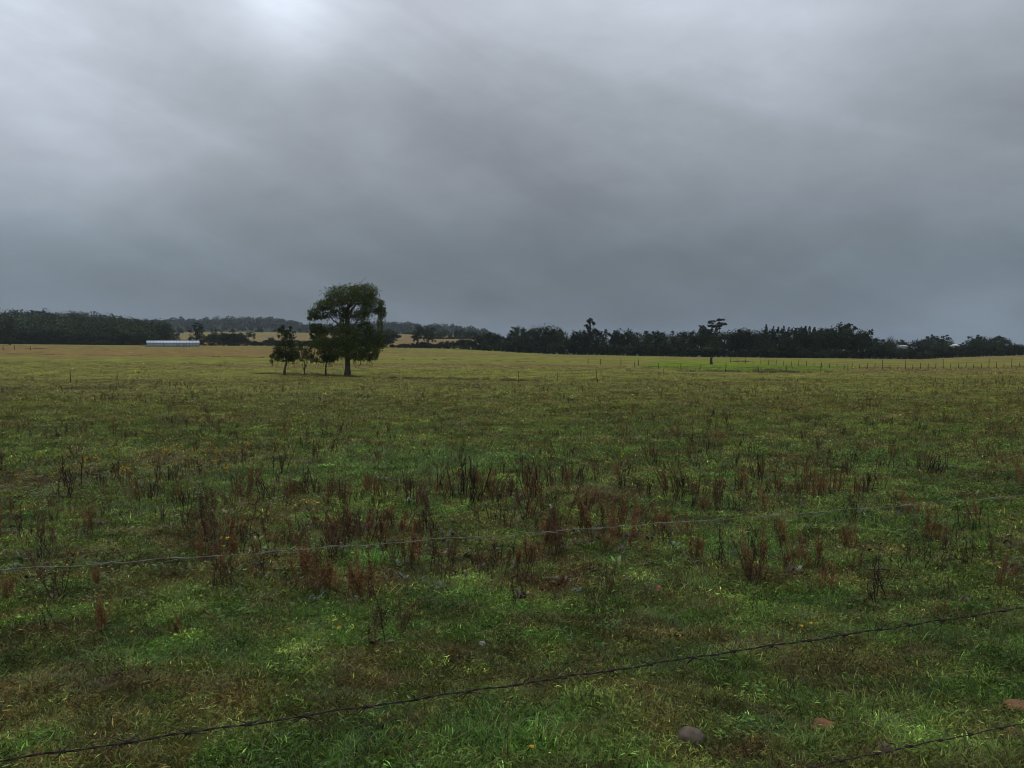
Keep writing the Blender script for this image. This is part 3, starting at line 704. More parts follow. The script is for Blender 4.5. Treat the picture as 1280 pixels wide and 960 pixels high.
# ------------------------------------------------------------------ trees
def wigg(P, amp):
    P = np.array(P, float); P[1:-1] += RNG.normal(0, amp, (len(P)-2, 3)); return P
def crown_points(lobes, per, hang=0., thin=.0):
    """lobes: (cx, cy, cz, rx, ry, rz, n) -> points spread through each lobe, denser to its outside, broken up in clumps"""
    out = []
    for cx, cy, cz, rx, ry, rz, n in lobes:
        n = int(n*per); nc = max(6, n//26)
        d = RNG.normal(size=(nc, 3)); d /= np.linalg.norm(d, axis=1)[:, None]; rr = RNG.uniform(.35, 1.0, nc)**.6
        cc = d*rr[:, None]
        idx = RNG.integers(0, nc, n); p = cc[idx]+RNG.normal(0, .18, (n, 3))
        P = np.stack([cx+p[:, 0]*rx, cy+p[:, 1]*ry, cz+p[:, 2]*rz], 1)
        out.append(P)
    return np.vstack(out)
def limb(mb, a, b_, r0, r1, n=7, bend=.1):
    a = np.array(a, float); b_ = np.array(b_, float); L = np.linalg.norm(b_-a); t = np.linspace(0, 1, n)
    P = a+(b_-a)*t[:, None]; P[1:-1] += RNG.normal(0, bend*L*.18, (n-2, 3)); P[:, 2] += np.sin(t*PI)*L*bend
    mb.tube(P, r0+(r1-r0)*t, 6); return P
# the four trees of the clump, drawn lobe by lobe. m() turns the photo's pixel offsets into metres at the tree's distance
def clump_tree(name, label, base, Y, lobes, trunkpts, r0, limbs, per, leaf, col, hangs=0, seedd=1, depth=.9, group=None, cat='tree'):
    bx = at_depth(base[0], Y); bz = gz(bx, Y, False)
    k_ = Y/F
    tm = lambda p: ((p[0]-base[0])*k_, (p[2] if len(p) > 2 else 0.), (base[1]-p[1])*k_)
    t_ = empty(name, (bx, Y, bz)); tag(t_, label, cat, group)
    tb = MB(); T = wigg([tm(p) for p in trunkpts], .03); nT_ = len(T)
    rr_ = np.linspace(r0, r0*.32, nT_); rr_[0] *= 1.45
    T2 = T.copy(); T2[0, 2] -= .4
    tb.tube(T2, rr_, 10)
    for (si, ends) in limbs:
        for e in ends:
            tgt = tm(e); P = limb(tb, T[si], tgt, r0*.33, r0*.06, 8, .10)
            for _ in range(4):
                i0 = int(RNG.integers(3, 8)); q_ = P[i0]; e2 = q_+RNG.normal(0, .9, 3)*np.array([1, 1, .7])*(r0/.35); limb(tb, q_, e2, r0*.12, r0*.03, 5, .1)
    obj('trunk', tb.mesh('trunk', M_BARK, True), t_)
    L = []
    for (cx, cy, rx, ry, n, *dd) in lobes:
        x_, _, z_ = tm((cx, cy)); dpt = dd[0] if dd else RNG.normal(0, 1.1)*(r0/.4)
        L.append((x_, dpt, z_, rx*k_, max(rx, ry)*k_*depth, ry*k_, n))
    P = crown_points(L, per)
    cb = MB(); c = col*RNG.uniform(.55, 1.5, (len(P), 1)); c = c*(1+RNG.normal(0, .08, (len(P), 3)))
    cb.leaves(P, RNG.uniform(.6, 1.3, len(P))*leaf, c, 0, .5)
    # hanging leaf strings
    if hangs:
        hb = P[RNG.integers(0, len(P), hangs)]
        for h_ in hb:
            n = int(RNG.integers(5, 13)); z = -np.arange(n)*leaf*.75
            S = h_+np.stack([RNG.normal(0, .03, n).cumsum(), RNG.normal(0, .03, n).cumsum(), z], 1)
            cb.leaves(S, leaf*.9, col*RNG.uniform(.6, 1.4, (n, 1)), 0, 1.4)
    obj('crown', cb.mesh('crown', M_LEAF), t_)
    return t_
GRN = np.array([.056, .076, .018]); GRND = np.array([.042, .058, .017])
YT = place(434, 470)[1]
GP = 'four trees in the isolated clump'
clump_tree('broadleaf_tree', 'tallest tree of the lone clump, domed crown with drooping foliage', (434, 470), YT,
    [(440, 366, 31, 10, 150), (458, 368, 17, 12, 90), (420, 375, 16, 8, 70), (445, 377, 28, 6, 80), (402, 391, 14, 9, 70), (411, 383, 13, 6, 45), (394, 396, 7, 5, 24), (426, 391, 13, 8, 55), (446, 394, 12, 8, 50), (463, 388, 10, 11, 55),
     (473, 384, 8, 9, 40), (479, 390, 5, 8, 26), (477, 404, 3.5, 11, 22), (396, 409, 9, 5, 34), (407, 413, 15, 7, 60), (392, 418, 6, 4, 20), (406, 429, 14, 9, 60), (398, 424, 9, 6, 30), (419, 438, 10, 11, 55), (414, 446, 8, 6, 26),
     (454, 408, 11, 8, 44), (463, 419, 11, 10, 50), (454, 434, 14, 10, 70), (470, 431, 7, 9, 36), (447, 446, 11, 5, 34), (472, 441, 3.5, 8, 18), (430, 405, 8, 8, 20), (425, 422, 8, 9, 30), (440, 427, 11, 9, 62, -1.9), (431, 439, 9, 8, 46, -1.6), (445, 417, 9, 8, 40, -1.5), (443, 440, 9, 8, 44, -1.8), (434, 411, 9, 6, 26, -1.6), (464, 440, 9, 9, 44), (458, 448, 8, 4, 22), (476, 425, 4, 9, 22)],
    [(434, 470), (434.5, 462), (434.5, 450), (434, 438), (434, 428), (434, 415), (434, 400), (437, 385)], .40,
    [(3, [(412, 432, -.5), (455, 432, .8), (448, 440, -1.2)]), (4, [(404, 412, .5), (462, 416, -.6), (468, 428, 1)]), (5, [(400, 392, -.8), (472, 388, .5), (446, 376, 1.2), (424, 390, 1.0)]), (6, [(420, 374, .8), (440, 366, -1.2), (458, 368, .4), (478, 392, -.4), (411, 385, -1)]), (7, [(430, 364, 0), (448, 362, .5), (465, 370, -.8)])],
    25, .17, GRN, 560, group=GP)
clump_tree('broadleaf_tree', 'small dark dense tree at the left end of the lone clump', (355, 465), YT+2.5,
    [(356, 432, 13, 11, 120), (351, 413, 6, 6, 26), (362, 414, 5, 6, 22), (358, 421, 8, 8, 50), (348, 440, 7, 8, 44), (366, 440, 8, 8, 50), (357, 444, 9, 5, 50), (342, 446, 3, 6, 14), (350, 406, 5, 3, 10), (362, 408, 4, 3, 8)],
    [(355, 466), (356, 458), (358, 450), (358, 440), (357, 430), (355, 418)], .16, [(3, [(347, 438, .3), (366, 438, -.3)]), (4, [(351, 412, 0), (363, 412, .2), (350, 428, -.4)])], 20, .15, GRND, 70, group=GP)
clump_tree('broadleaf_tree', 'sparse small tree with forked trunk, second from left in the lone clump', (380, 465.5), YT+1.5,
    [(377, 434, 10, 7, 50), (388, 440, 8, 7, 44), (384, 427, 8, 5, 22), (370, 441, 4, 5, 14), (391, 447, 6, 3, 16), (379, 444, 7, 4, 16), (390, 429, 4, 4, 9)],
    [(380, 466), (380.5, 463), (380, 460)], .15, [(1, [(374, 442, .2), (386, 438, -.2), (376, 432, .4)]), (2, [(385, 428, 0), (390, 440, .3)])], 17, .15, GRND*1.1, 26, group=GP)
clump_tree('broadleaf_tree', 'small thin stemmed tree under the left side of the tallest clump tree', (407, 466), YT+.8,
    [(407, 436, 11, 9, 60), (402, 446, 8, 4, 26), (413, 446, 8, 4, 26), (400, 430, 6, 6, 20), (408, 424, 6, 5, 16)],
    [(407, 467), (407, 458), (408, 450), (407, 440), (406, 430)], .12, [(2, [(400, 440, .2), (414, 442, -.2)]), (3, [(402, 430, 0), (412, 432, .3)])], 20, .15, GRND, 40, group=GP)

# tree kinds for the woods: unit height 1, later scaled
def kind_mesh(kind, seed):
    global RNG
    R0 = RNG; RNG = np.random.default_rng(seed)
    tb = MB(); cb = MB(); col = np.array([.027, .039, .017])
    if kind == 'round':
        T = np.array([(0, 0, -.04), (.01, 0, .15), (0, .01, .35), (.01, 0, .6)]); tb.tube(T, [.028, .021, .017, .008], 7)
        lobes = [(0, 0, .62, .25, .25, .30, 260)]
        for _ in range(8):
            a = RNG.uniform(0, 6.28); r = RNG.uniform(.12, .26); z = RNG.uniform(.35, .84)
            lobes.append((r*math.cos(a), r*math.sin(a), z, .14, .14, .12, 70)); limb(tb, T[2], (r*math.cos(a), r*math.sin(a), z), .010, .003, 5)
        sz = .045
    elif kind == 'tall':
        T = np.array([(0, 0, -.04), (.005, 0, .2), (-.01, 0, .5), (0, 0, .85)]); tb.tube(T, [.022, .017, .012, .004], 7)
        lobes = [(0, 0, .5, .15, .15, .40, 300)]
        for _ in range(8):
            a = RNG.uniform(0, 6.28); z = RNG.uniform(.2, .92); r = RNG.uniform(.05, .15)
            lobes.append((r*math.cos(a), r*math.sin(a), z, .09, .09, .08, 50)); limb(tb, T[2], (r*math.cos(a), r*math.sin(a), z), .006, .002, 4)
        sz = .038
    elif kind == 'open':       # clear stems carrying flat tufts of foliage, sky between them
        T = np.array([(0, 0, -.04), (.0, 0, .25), (.01, 0, .42)]); tb.tube(T, [.028, .022, .018], 7)
        lobes = [(0, 0, .38, .22, .2, .16, 160), (-.12, 0, .28, .12, .12, .12, 60), (.14, .05, .3, .12, .12, .12, 60)]
        for _ in range(13):
            a = RNG.uniform(0, 6.28); z = RNG.uniform(.50, .96); r = RNG.uniform(.05, .36)*(1.3-z*.75)
            e = (r*math.cos(a), r*math.sin(a)*.8, z); lobes.append((e[0], e[1], e[2], .075, .075, .055, 52)); limb(tb, T[2], e, .012, .005, 6, .05)
        sz = .036
    elif kind == 'conifer':
        tb.tube([(0, 0, -.04), (0, 0, .5), (0, 0, 1.0)], [.018, .011, .002], 6)
        lobes = []
        P = []
        for z in np.linspace(.10, .98, 22):
            r = .20*(1-z)**.85+.012; m_ = int(16+60*(1-z))
            a = RNG.uniform(0, 6.28, m_); q_ = r*RNG.uniform(.15, 1.1, m_)**.7
            P.append(np.stack([q_*np.cos(a), q_*np.sin(a), z-q_*.35+RNG.normal(0, .008, m_)], 1))
        P = np.vstack(P); sz = .04; col = np.array([.014, .023, .014])
    elif kind == 'pine':       # broken, ragged crown high up
        tb.tube([(0, 0, -.04), (.01, 0, .4), (-.01, 0, .75), (0, 0, .95)], [.022, .017, .012, .005], 6)
        lobes = [(0, 0, .80, .16, .16, .10, 110), (0, 0, .62, .17, .17, .09, 90), (.05, 0, .92, .09, .09, .06, 50)]
        for _ in range(7):
            a = RNG.uniform(0, 6.28); z = RNG.uniform(.4, .9); r = RNG.uniform(.12, .28)
            e = (r*math.cos(a), r*math.sin(a), z); lobes.append((e[0], e[1], e[2], .09, .09, .04, 34)); limb(tb, (0, 0, z-.04), e, .006, .002, 4)
        sz = .036; col = np.array([.015, .024, .014])
    elif kind == 'shrub':
        for _ in range(5):
            a = RNG.uniform(0, 6.28); limb(tb, (0, 0, -.05), (.35*math.cos(a), .35*math.sin(a), .6), .03, .008, 5)
        lobes = [(0, 0, .42, .5, .5, .42, 240)]
        for _ in range(7):
            a = RNG.uniform(0, 6.28); r = RNG.uniform(.2, .55); lobes.append((r*math.cos(a), r*math.sin(a), RNG.uniform(.25, .8), .24, .24, .2, 60))
        sz = .085; col = np.array([.024, .034, .016])
    if kind != 'conifer': P = crown_points(lobes, 2.6)
    P = P[P[:, 2] > .02]
    c = col*RNG.uniform(.6, 1.45, (len(P), 1))
    cb.leaves(P, sz*RNG.uniform(.6, 1.3, len(P)), c, 0, .1)
    zmax = float(P[:, 2].max())
    RNG = R0
    return tb.mesh('trunk', M_BARKD, True), cb.mesh('crown', M_WOODLEAF), zmax
TK = {'round': [kind_mesh('round', s) for s in (1, 2, 3, 4, 5)], 'tall': [kind_mesh('tall', s) for s in (6, 7, 8)], 'open': [kind_mesh('open', s) for s in (9, 10)],
      'conifer': [kind_mesh('conifer', s) for s in (11, 12)], 'pine': [kind_mesh('pine', s) for s in (13, 14, 15)], 'shrub': [kind_mesh('shrub', s) for s in (16, 17, 18)]}
NAME = {'round': 'broadleaf_tree', 'tall': 'slender_tree', 'open': 'open_crowned_tree', 'conifer': 'conifer', 'pine': 'pine_tree', 'shrub': 'shrub'}
def tree(kind, px, Y, top_row, label, group=None, wide=1., var=None, cat=None, dens=None):
    x_ = at_depth(px, Y); z0 = gz(x_, Y, False)
    H = CAMZ+(430-top_row)/F*Y-z0
    tr, cr, zm = TK[kind][var if var is not None else int(RNG.integers(len(TK[kind])))]
    s = max(H, .8)/zm
    t_ = empty(NAME[kind], (x_, Y, z0), float(RNG.uniform(0, 6.28))); t_.scale = (s*wide, s*wide, s)
    tag(t_, label, cat or ('shrub' if kind == 'shrub' else 'tree'), group)
    obj('trunk', tr, t_); obj('crown', cr, t_)
    return t_
SKY_U = [590, 600, 612, 622, 635, 645, 655, 660, 670, 680, 690, 700, 705, 715, 725, 748, 760, 768, 780, 790, 800, 810, 820, 850, 860, 870, 915, 925, 935, 945, 965, 1000, 1020, 1080, 1085, 1100, 1113, 1125, 1138, 1150, 1158, 1165, 1180, 1188, 1200, 1210, 1220, 1260, 1265, 1280, 1400]
SKY_R = [414, 418, 413, 416, 417, 409, 410, 408, 406, 405, 406, 409, 409, 410, 410, 410, 411, 413, 408, 414, 411, 412, 413, 410, 412, 412, 411, 409, 412, 412, 409, 409, 410, 412, 418, 422, 420, 426, 424, 425, 421, 419, 419, 425, 428, 423, 419, 420, 425, 429, 428]
GR = 'trees of the long wood behind the field'
def part_of(u):
    if u < 660: return 'at the left end of the wood'
    if u < 780: return 'in the wood left of the green paddock'
    if u < 930: return 'in the wood behind the green paddock'
    if u < 1085: return 'in the wood right of the green paddock'
    return 'in the low wood at the right'
def edge(u): return float(np.interp(u, EDGE_U, EDGE_Y))
def sky(u): return float(np.interp(u, SKY_U, SKY_R))
# individual trees that stand out
tree('open', 889, 312, 397.5, 'tall open crowned tree rising above the wood behind the paddock', wide=1.35, var=0)
tree('open', 738, 322, 397.5, 'tall bushy topped tree breaking the skyline left of the paddock', wide=1.0, var=1)
tree('tall', 647, 335, 405, 'very dark narrow tree at the left front of the long wood', wide=1.3, var=0)
tree('tall', 657, 338, 409, 'short dark narrow tree beside the very dark one at the wood end', wide=1.2, var=1)
tree('round', 683, 345, 404.5, 'broad rounded crown highest in the left part of the wood', wide=1.15, var=0)
tree('conifer', 957, 380, 405.5, 'tallest pointed conifer above the wood right of the paddock', wide=.9, var=0)
for i_, (u, r_) in enumerate(((966, 408), (972, 408.5), (979, 407.5), (985, 409), (994, 410))):
    tree('conifer', u, 400, r_, 'pointed conifer in the row behind the wood right of the paddock', 'row of pointed conifers above the wood', wide=.9)
for i_, (u, r_) in enumerate(((1001, 408.5), (1006, 407.5), (1011, 408), (1017, 409))):
    tree('conifer', u, 405, r_, 'conifer in the blunt topped group beside the pointed row', 'blunt topped group of conifers', wide=1.2)
tree('round', 1048, 300, 403, 'largest spreading tree at the right with gaps in its crown', wide=1.25, var=2)
tree('open', 1058, 306, 404, 'open topped tree leaning out of the largest spreading tree', wide=1.3, var=1)
tree('round', 1030, 304, 409, 'rounded tree against the left side of the largest spreading tree', wide=1.1, var=3)
tree('round', 1077, 309, 411, 'small rounded crown right of the largest spreading tree', wide=.8, var=4)
tree('round', 930, 303, 409.5, 'near black dense tree right of the open crowned tree', wide=1.0, var=1)
tree('tall', 918, 302, 411, 'near black narrow tree right of the open crowned tree', wide=1.3, var=2)
tree('open', 1182, 520, 418, 'thin open crowned tree above the low wood at the right', wide=1.0, var=0)
tree('conifer', 1164, 500, 418, 'single conifer above the low wood at the right', wide=1.4)
for i_, u in enumerate((1214, 1219, 1224, 1229)):
    tree('tall', u, 520, 418+abs(u-1221)*.25, 'upright tree in the dense group near the right edge', 'dense group of upright trees near the right edge', wide=1.1)
tree('open', 1250, 420, 419.5, 'flat topped spreading tree at the right edge of the wood', wide=1.4, var=1)
tree('shrub', 985, 288, 433, 'pale green rounded bush at the foot of the wood', wide=1.3, var=0)
tree('shrub', 1000, 289, 431, 'larger pale green bush right of the other pale bush', wide=1.3, var=1)
tree('shrub', 806, 303, 437, 'low green bush at the wood edge behind the dry strip', wide=1.2, var=2)
# rows of ordinary trees
u = 596.
while u < 1420:
    e = edge(u); far = 1.45 if 1090 < u else 1.0
    Yb = (e+RNG.uniform(18, 40))*(1.25 if u > 1090 else 1)
    tree(RNG.choice(['round', 'round', 'tall', 'round']), u, float(Yb), sky(u)+float(RNG.uniform(-.5, 3.0)), 'dark tree on the skyline %s' % part_of(u), GR, wide=float(RNG.uniform(.9, 1.2)))
    u += RNG.uniform(7, 12)
u = 600.
while u < 1420:
    e = edge(u); s_ = sky(u); er = float(np.interp(u, EDGE_U, EDGE_R))
    tree(RNG.choice(['round', 'tall', 'round']), u, float(e+RNG.uniform(6, 16)), float(s_+(er-s_)*RNG.uniform(.12, .45)), 'lower dark tree %s' % part_of(u), GR, wide=float(RNG.uniform(.9, 1.3)))
    u += RNG.uniform(8, 14)
u = 600.
while u < 1420:
    e = edge(u); s_ = sky(u); er = float(np.interp(u, EDGE_U, EDGE_R))
    tree('shrub', u, float(e+RNG.uniform(2, 6)), float(er-RNG.uniform(7, 15)), 'dark bush along the foot of the wood, %s' % part_of(u)[3:] if False else 'dark bush along the foot of the trees %s' % part_of(u), 'bushes along the foot of the wood', wide=float(RNG.uniform(.9, 1.5)))
    u += RNG.uniform(5, 9)
# left half: hedge and hedge trees, with gaps that show the pale fields behind
tree('round', 207, 425, 403, 'dark round tree behind the left half of the long white shed', wide=1.0, var=1)
tree('open', 246, 430, 403, 'spreading tree behind the right end of the long white shed', wide=1.3, var=0)
tree('tall', 13, 385, 396, 'dark tree with bare trunk standing before the wood at far left', wide=1.5, var=1)
tree('round', 522, 415, 405, 'tallest hedge tree right of the lone clump', wide=.85, var=0)
tree('round', 536, 412, 408, 'broad hedge tree beside the tallest one right of the clump', wide=1.1, var=3)
tree('round', 572, 640, 412, 'rounded hazy tree between the two pale hill fields', wide=1.1, var=4)
tree('round', 585, 600, 414, 'smaller rounded hazy tree right of the hazy round one', wide=1.0, var=2)
for u_ in (555, 563, 594, 548): tree('round', u_, 690, 414+.3*(u_ % 5), 'hazy hedgerow tree behind the thin pale field strip', 'hazy trees behind the pale field strip')
tree('shrub', 227, 420, 424, 'bush behind the white shed in front of the pale field', wide=1.1, var=1)
tree('shrub', 338, 430, 421, 'thin hedge bush left of the lone clump', wide=.8, var=0)
for i_, (u, r_, k_) in enumerate(((20, 388, 'pine'), (42, 387.5, 'pine'), (49, 389, 'pine'), (55, 388, 'pine'), (61, 391, 'pine'), (30, 391, 'pine'), (6, 392, 'pine'))):
    tree(k_, u, 585, r_, 'ragged pine on the crest of the wooded hill at far left', 'ragged pines on the hill crest', wide=1.2)
GL = 'trees of the hedge along the far side of the field'
def left_part(u): return 'below the wooded hill' if u < 180 else 'behind the white shed' if u < 260 else 'left of the lone clump' if u < 345 else 'behind the lone clump' if u < 480 else 'right of the lone clump'
FT_U = [-120, 0, 30, 60, 90, 120, 150, 180, 200, 250, 262, 300, 318, 340, 400, 480, 490, 515, 550, 590, 610]
FT_R = [408, 408, 413, 411, 415, 413, 415, 417, 424, 424, 417, 417, 426, 426, 424, 412, 431, 427, 429, 424, 418]
u = -100.
while u < 606:
    top = float(np.interp(u, FT_U, FT_R)); er = float(np.interp(u, EDGE_U, EDGE_R))
    small = er-top < 9
    tree('shrub' if small or RNG.uniform() < .25 else RNG.choice(['round', 'tall', 'round']), u, float(edge(u)+RNG.uniform(8, 18)), top+float(RNG.uniform(-1.5, 2.5)), ('hedge bush ' if small else 'dark hedge tree ')+left_part(u), GL, wide=float(RNG.uniform(1.2, 2.0)))
    u += RNG.uniform(4, 7.5)
for lo, hi, t0, t1, dep in ((250, 320, 414, 418, 520), (478, 492, 411, 415, 430), (528, 612, 411, 417, 700), (534, 552, 417, 421, 640), (583, 612, 415, 421, 600), (498, 530, 411, 415, 1080), (186, 206, 411, 416, 500), (213, 226, 412, 415, 640)):
    u = float(lo)
    while u < hi:
        tree(RNG.choice(['round', 'tall', 'round']), u, float(dep+RNG.uniform(0, 30)), float(RNG.uniform(t0, t1)), 'hazy tree of the second row '+left_part(u), 'second row of trees behind the hedge', wide=float(RNG.uniform(1.1, 1.5)))
        u += RNG.uniform(4.5, 7)
u = 530.
while u < 612:
    tree('shrub', u, 690., 420+float(RNG.uniform(0, 2)), 'bush in the hazy hedge above the thin pale strip', 'second row of bushes', wide=1.8); u += 4.
u = -100.
while u < 606:
    er = float(np.interp(u, EDGE_U, EDGE_R))
    tree('shrub', u, float(edge(u)+RNG.uniform(2, 6)), er-float(RNG.uniform(3, 7 if u < 190 or 262 < u < 310 else 4.5)), 'low bush at the foot of the hedge '+left_part(u), 'low bushes at the foot of the hedge', wide=float(RNG.uniform(1.1, 1.8)))
    u += RNG.uniform(6, 11)
# far woods that read as one mass
def wood_mass(name, label, pts, hts, nf, fs, col):
    mb = MB()
    for (x_, y_), h in zip(pts, hts):
        z0 = gz(x_, y_, False); n = nf
        d = RNG.normal(size=(n, 3)); d /= np.linalg.norm(d, axis=1)[:, None]; d[:, 2] = np.abs(d[:, 2])*1.0-.35*(RNG.uniform(size=n) < .3)
        r = RNG.uniform(.55, 1.08, n)[:, None]; w = h*RNG.uniform(.38, .55)
        P = np.array([x_, y_, z0+h*.42])+d*r*np.array([w, w, h*.58])
        mb.leaves(P, fs*RNG.uniform(.6, 1.4, n), col*RNG.uniform(.5, 1.5, (n, 1))*np.exp(RNG.normal(0, .42)))
    o = obj(name, mb.mesh(name, M_WOODLEAF)); tag(o, label, 'woodland', kind='stuff')
pts = []; hts = []
for Y_ in np.arange(432, 625, 7.5):
    x_ = at_depth(-260, Y_)
    while x_ < at_depth(212, Y_):
        pts.append((x_+RNG.normal(0, 1.5), Y_+RNG.normal(0, 2))); hts.append(RNG.uniform(5.5, 15)); x_ += RNG.uniform(6, 9)
wood_mass('hillside_wood', 'dense dark wood covering the low hill at far left', pts, hts, 150, 1.15, np.array([.034, .046, .024]))
pts = []; hts = []
for Y_ in np.arange(1480, 2250, 28):
    x_ = at_depth(-200, Y_)
    while x_ < at_depth(640, Y_):
        if fbm(x_/160, Y_/160, 91, 2) > .28: pts.append((x_+RNG.normal(0, 6), Y_+RNG.normal(0, 9))); hts.append(RNG.uniform(8, 22))
        x_ += RNG.uniform(14, 24)
wood_mass('ridge_wood', 'bluish distant wood along the ridge beyond the pale fields', pts, hts, 60, 4.5, np.array([.020, .028, .018]))
pts = []; hts = []
for Y_ in (820, 980, 1130):
    x_ = at_depth(190, Y_)
    while x_ < at_depth(620, Y_):
        if RNG.uniform() < .8: pts.append((x_, Y_+RNG.normal(0, 8))); hts.append(RNG.uniform(4, 8))
        x_ += RNG.uniform(7, 16)
wood_mass('field_hedges', 'thin dark hedges dividing the pale fields in the distance', pts, hts, 60, 1.8, np.array([.034, .050, .028]))

# bare stump in the paddock
x_, y_ = place(889, 455.5); mb = MB()
mb.tube([(0, 0, -.2), (.02, 0, .3), (-.04, 0, .9), (.03, 0, 1.4), (.0, 0, 1.75)], [.42, .33, .28, .26, .14], 9)
st = empty('tree_stump', (x_, y_, gz(x_, y_))); tag(st, 'dark broken tree stump standing at the back of the green paddock', 'stump')
obj('trunk', mb.mesh('trunk', M_BARKD, True), st); mb = MB(); limb(mb, (0, 0, 1.2), (.5, 0, 1.7), .09, .03); obj('branch', mb.mesh('branch', M_BARKD, True), st)

# ------------------------------------------------------------------ far fences
def far_fence(label, P, posts, r=.05, h=1.15, wires=3, wr=.006):
    """P: polyline in world; posts: points in world"""
    f_ = empty('post_and_wire_fence', (P[0][0], P[0][1], gz(*P[0]))); tag(f_, label, 'fence')
    ox, oy, oz = f_.location
    for (x_, y_), hh in posts:
        mb = MB(); lx = RNG.normal(0, .04); mb.tube([(0, 0, -.25), (lx*.5, 0, hh*.5), (lx, 0, hh)], [r, r*.95, r*.9], 6)
        obj('post', mb.mesh('post', M_POSTD, True), f_, (x_-ox, y_-oy, gz(x_, y_)-oz))
    for k_ in range(wires):
        pts = []
        for (x0, y0), (x1, y1) in zip(P[:-1], P[1:]):
            for t in np.linspace(0, 1, 12, endpoint=False):
                x_ = x0+(x1-x0)*t; y_ = y0+(y1-y0)*t; pts.append((x_-ox, y_-oy, gz(x_, y_, False)-oz+h*(.3+.3*k_)))
        mb = MB(); mb.tube(pts, wr, 4); obj('wire', mb.mesh('wire', M_WIRE_OLD), f_)
pl = [(793, 459), (823, 461.5), (851, 462.5), (875, 464), (907, 465.5), (948, 465.5), (983, 465), (1026, 464.5), (1060, 463.5)]
P = [place(*p) for p in pl]
far_fence('wire fence along the near side of the bright green paddock', P, [(p, (1.45 if q_ in (4, 7) else 1.05)) for q_, p in enumerate(P)])
pl2 = [(u, np.interp(u, [913, 940, 1000, 1060, 1130, 1200, 1290, 1500], [453, 455, 458, 461, 462, 460.5, 459, 457])) for u in list(np.arange(913, 1300, 9.5))+[1330, 1400, 1500]]
P = [place(*p) for p in pl2]
big = {1132, 1175, 1238, 1262, 1100}
far_fence('long wire fence of close set posts running to the right edge', P[::2], [(p, (1.7 if min(abs(pl2[q_][0]-b_) for b_ in big) < 5 else float(RNG.uniform(.7, 1.15)))) for q_, p in enumerate(P)])
pl3 = [(560, 484), (602, 478), (648, 480), (700, 476), (746, 473.5), (793, 477), (829, 472)]
P = [place(*p) for p in [(648, 479), (697, 475.5), (746, 472.5), (790, 470), (829, 468)]]
far_fence('sparse wire fence in the dry grass left of the paddock', P, [(p, 1.2 if q_ in (0, 2) else .85) for q_, p in enumerate(P)], .03)
P = [place(*p) for p in [(735, 455.5), (751, 456), (776, 456.5), (798, 457.3)]]
far_fence('short wire fence at the left tip of the green paddock', P, [(p, 1.2) for p in P], .07)
P = [place(*p) for p in [(-30, 438), (4, 438), (18, 437), (38, 438)]]
far_fence('bit of old fence at the far left edge of the field', P, [(p, 1.4) for p in P], .1)
x_, y_ = place(88, 480); mb = MB(); mb.tube([(0, 0, -.2), (.02, 0, .7), (0, 0, 1.35)], [.035, .035, .03], 6)
tag(obj('post', mb.mesh('post', M_POSTD, True), None, (x_, y_, gz(x_, y_))), 'lone dark post in the field at left', 'post').name = 'field_post'

# ------------------------------------------------------------------ long white shed
YS_ = 372.; x0, x1 = at_depth(184.5, YS_), at_depth(250, YS_); cx = (x0+x1)/2; AZ_ = math.atan2(-cx, YS_); W_ = (x1-x0)*math.cos(AZ_)
zb = CAMZ+(430-433.6)/F*YS_; Hs = 7.6/F*YS_
zb = min(zb, gz(cx, YS_, False)+.1)
sh = empty('white_shed', (cx, YS_, zb), AZ_); tag(sh, 'long low white ribbed shed at the far side of the field', 'shed')
dp = 7.; eh = Hs*.62
def prism(pts_yz, xa, xb):
    n = len(pts_yz); V = [(xa, p[0], p[1]) for p in pts_yz]+[(xb, p[0], p[1]) for p in pts_yz]
    mb = MB(); mb.add(V, [[i_, (i_+1) % n, n+(i_+1) % n, n+i_] for i_ in range(n)], None)
    return mb, n
mb = MB(); mb.box((0, 0, eh/2-.15), (W_, .12, eh+.3)); mb.box((0, dp, eh/2-.15), (W_, .12, eh+.3))
for sx in (-1, 1):
    xx = sx*(W_/2-.06)
    V = [(xx-.05, .07, -.3), (xx-.05, dp-.07, -.3), (xx-.05, dp-.07, eh), (xx-.05, dp/2, Hs-.06), (xx-.05, .07, eh)]
    V += [(a+.1, b_, c) for a, b_, c in V]
    mb.add(V, [[0, 1, 2, 4], [5, 9, 7, 6], [0, 5, 6, 1], [1, 6, 7, 2], [2, 7, 8, 3], [3, 8, 9, 4], [4, 9, 5, 0]], [[2, 3, 4], [7, 9, 8]])
obj('wall', mb.mesh('wall', M_WHITE2), sh)
mb = MB(); V = [(-W_/2-.2, -.35, eh-.08), (W_/2+.2, -.35, eh-.08), (W_/2+.2, dp/2, Hs), (-W_/2-.2, dp/2, Hs), (W_/2+.2, dp+.35, eh-.08), (-W_/2-.2, dp+.35, eh-.08)]
V += [(a, b_, c+.07) for a, b_, c in V]
mb.add(V, [[0, 3, 2, 1], [3, 5, 4, 2], [6, 7, 8, 9], [9, 8, 10, 11], [0, 1, 7, 6], [4, 5, 11, 10], [1, 2, 8, 7], [2, 4, 10, 8], [3, 0, 6, 9], [5, 3, 9, 11]])
rf = obj('roof', mb.mesh('roof', M_WHITE), sh)
nr = 17
for k_ in range(nr):
    mb = MB(); xx = -W_/2+W_*k_/(nr-1); mb.box((xx, -.075, eh/2), (.22, .05, eh-.1)); mb.add([(xx-.1, -.38, eh-.0), (xx+.1, -.38, eh-.0), (xx+.1, dp/2-.1, Hs+.10), (xx-.1, dp/2-.1, Hs+.10)], [[0, 1, 2, 3]]); obj('rib', mb.mesh('rib', M_SEAM), sh)
mb = MB(); mb.box((0, -.08, eh*.52), (W_-.3, .03, .10)); obj('rail', mb.mesh('rail', M_WHITE), sh)
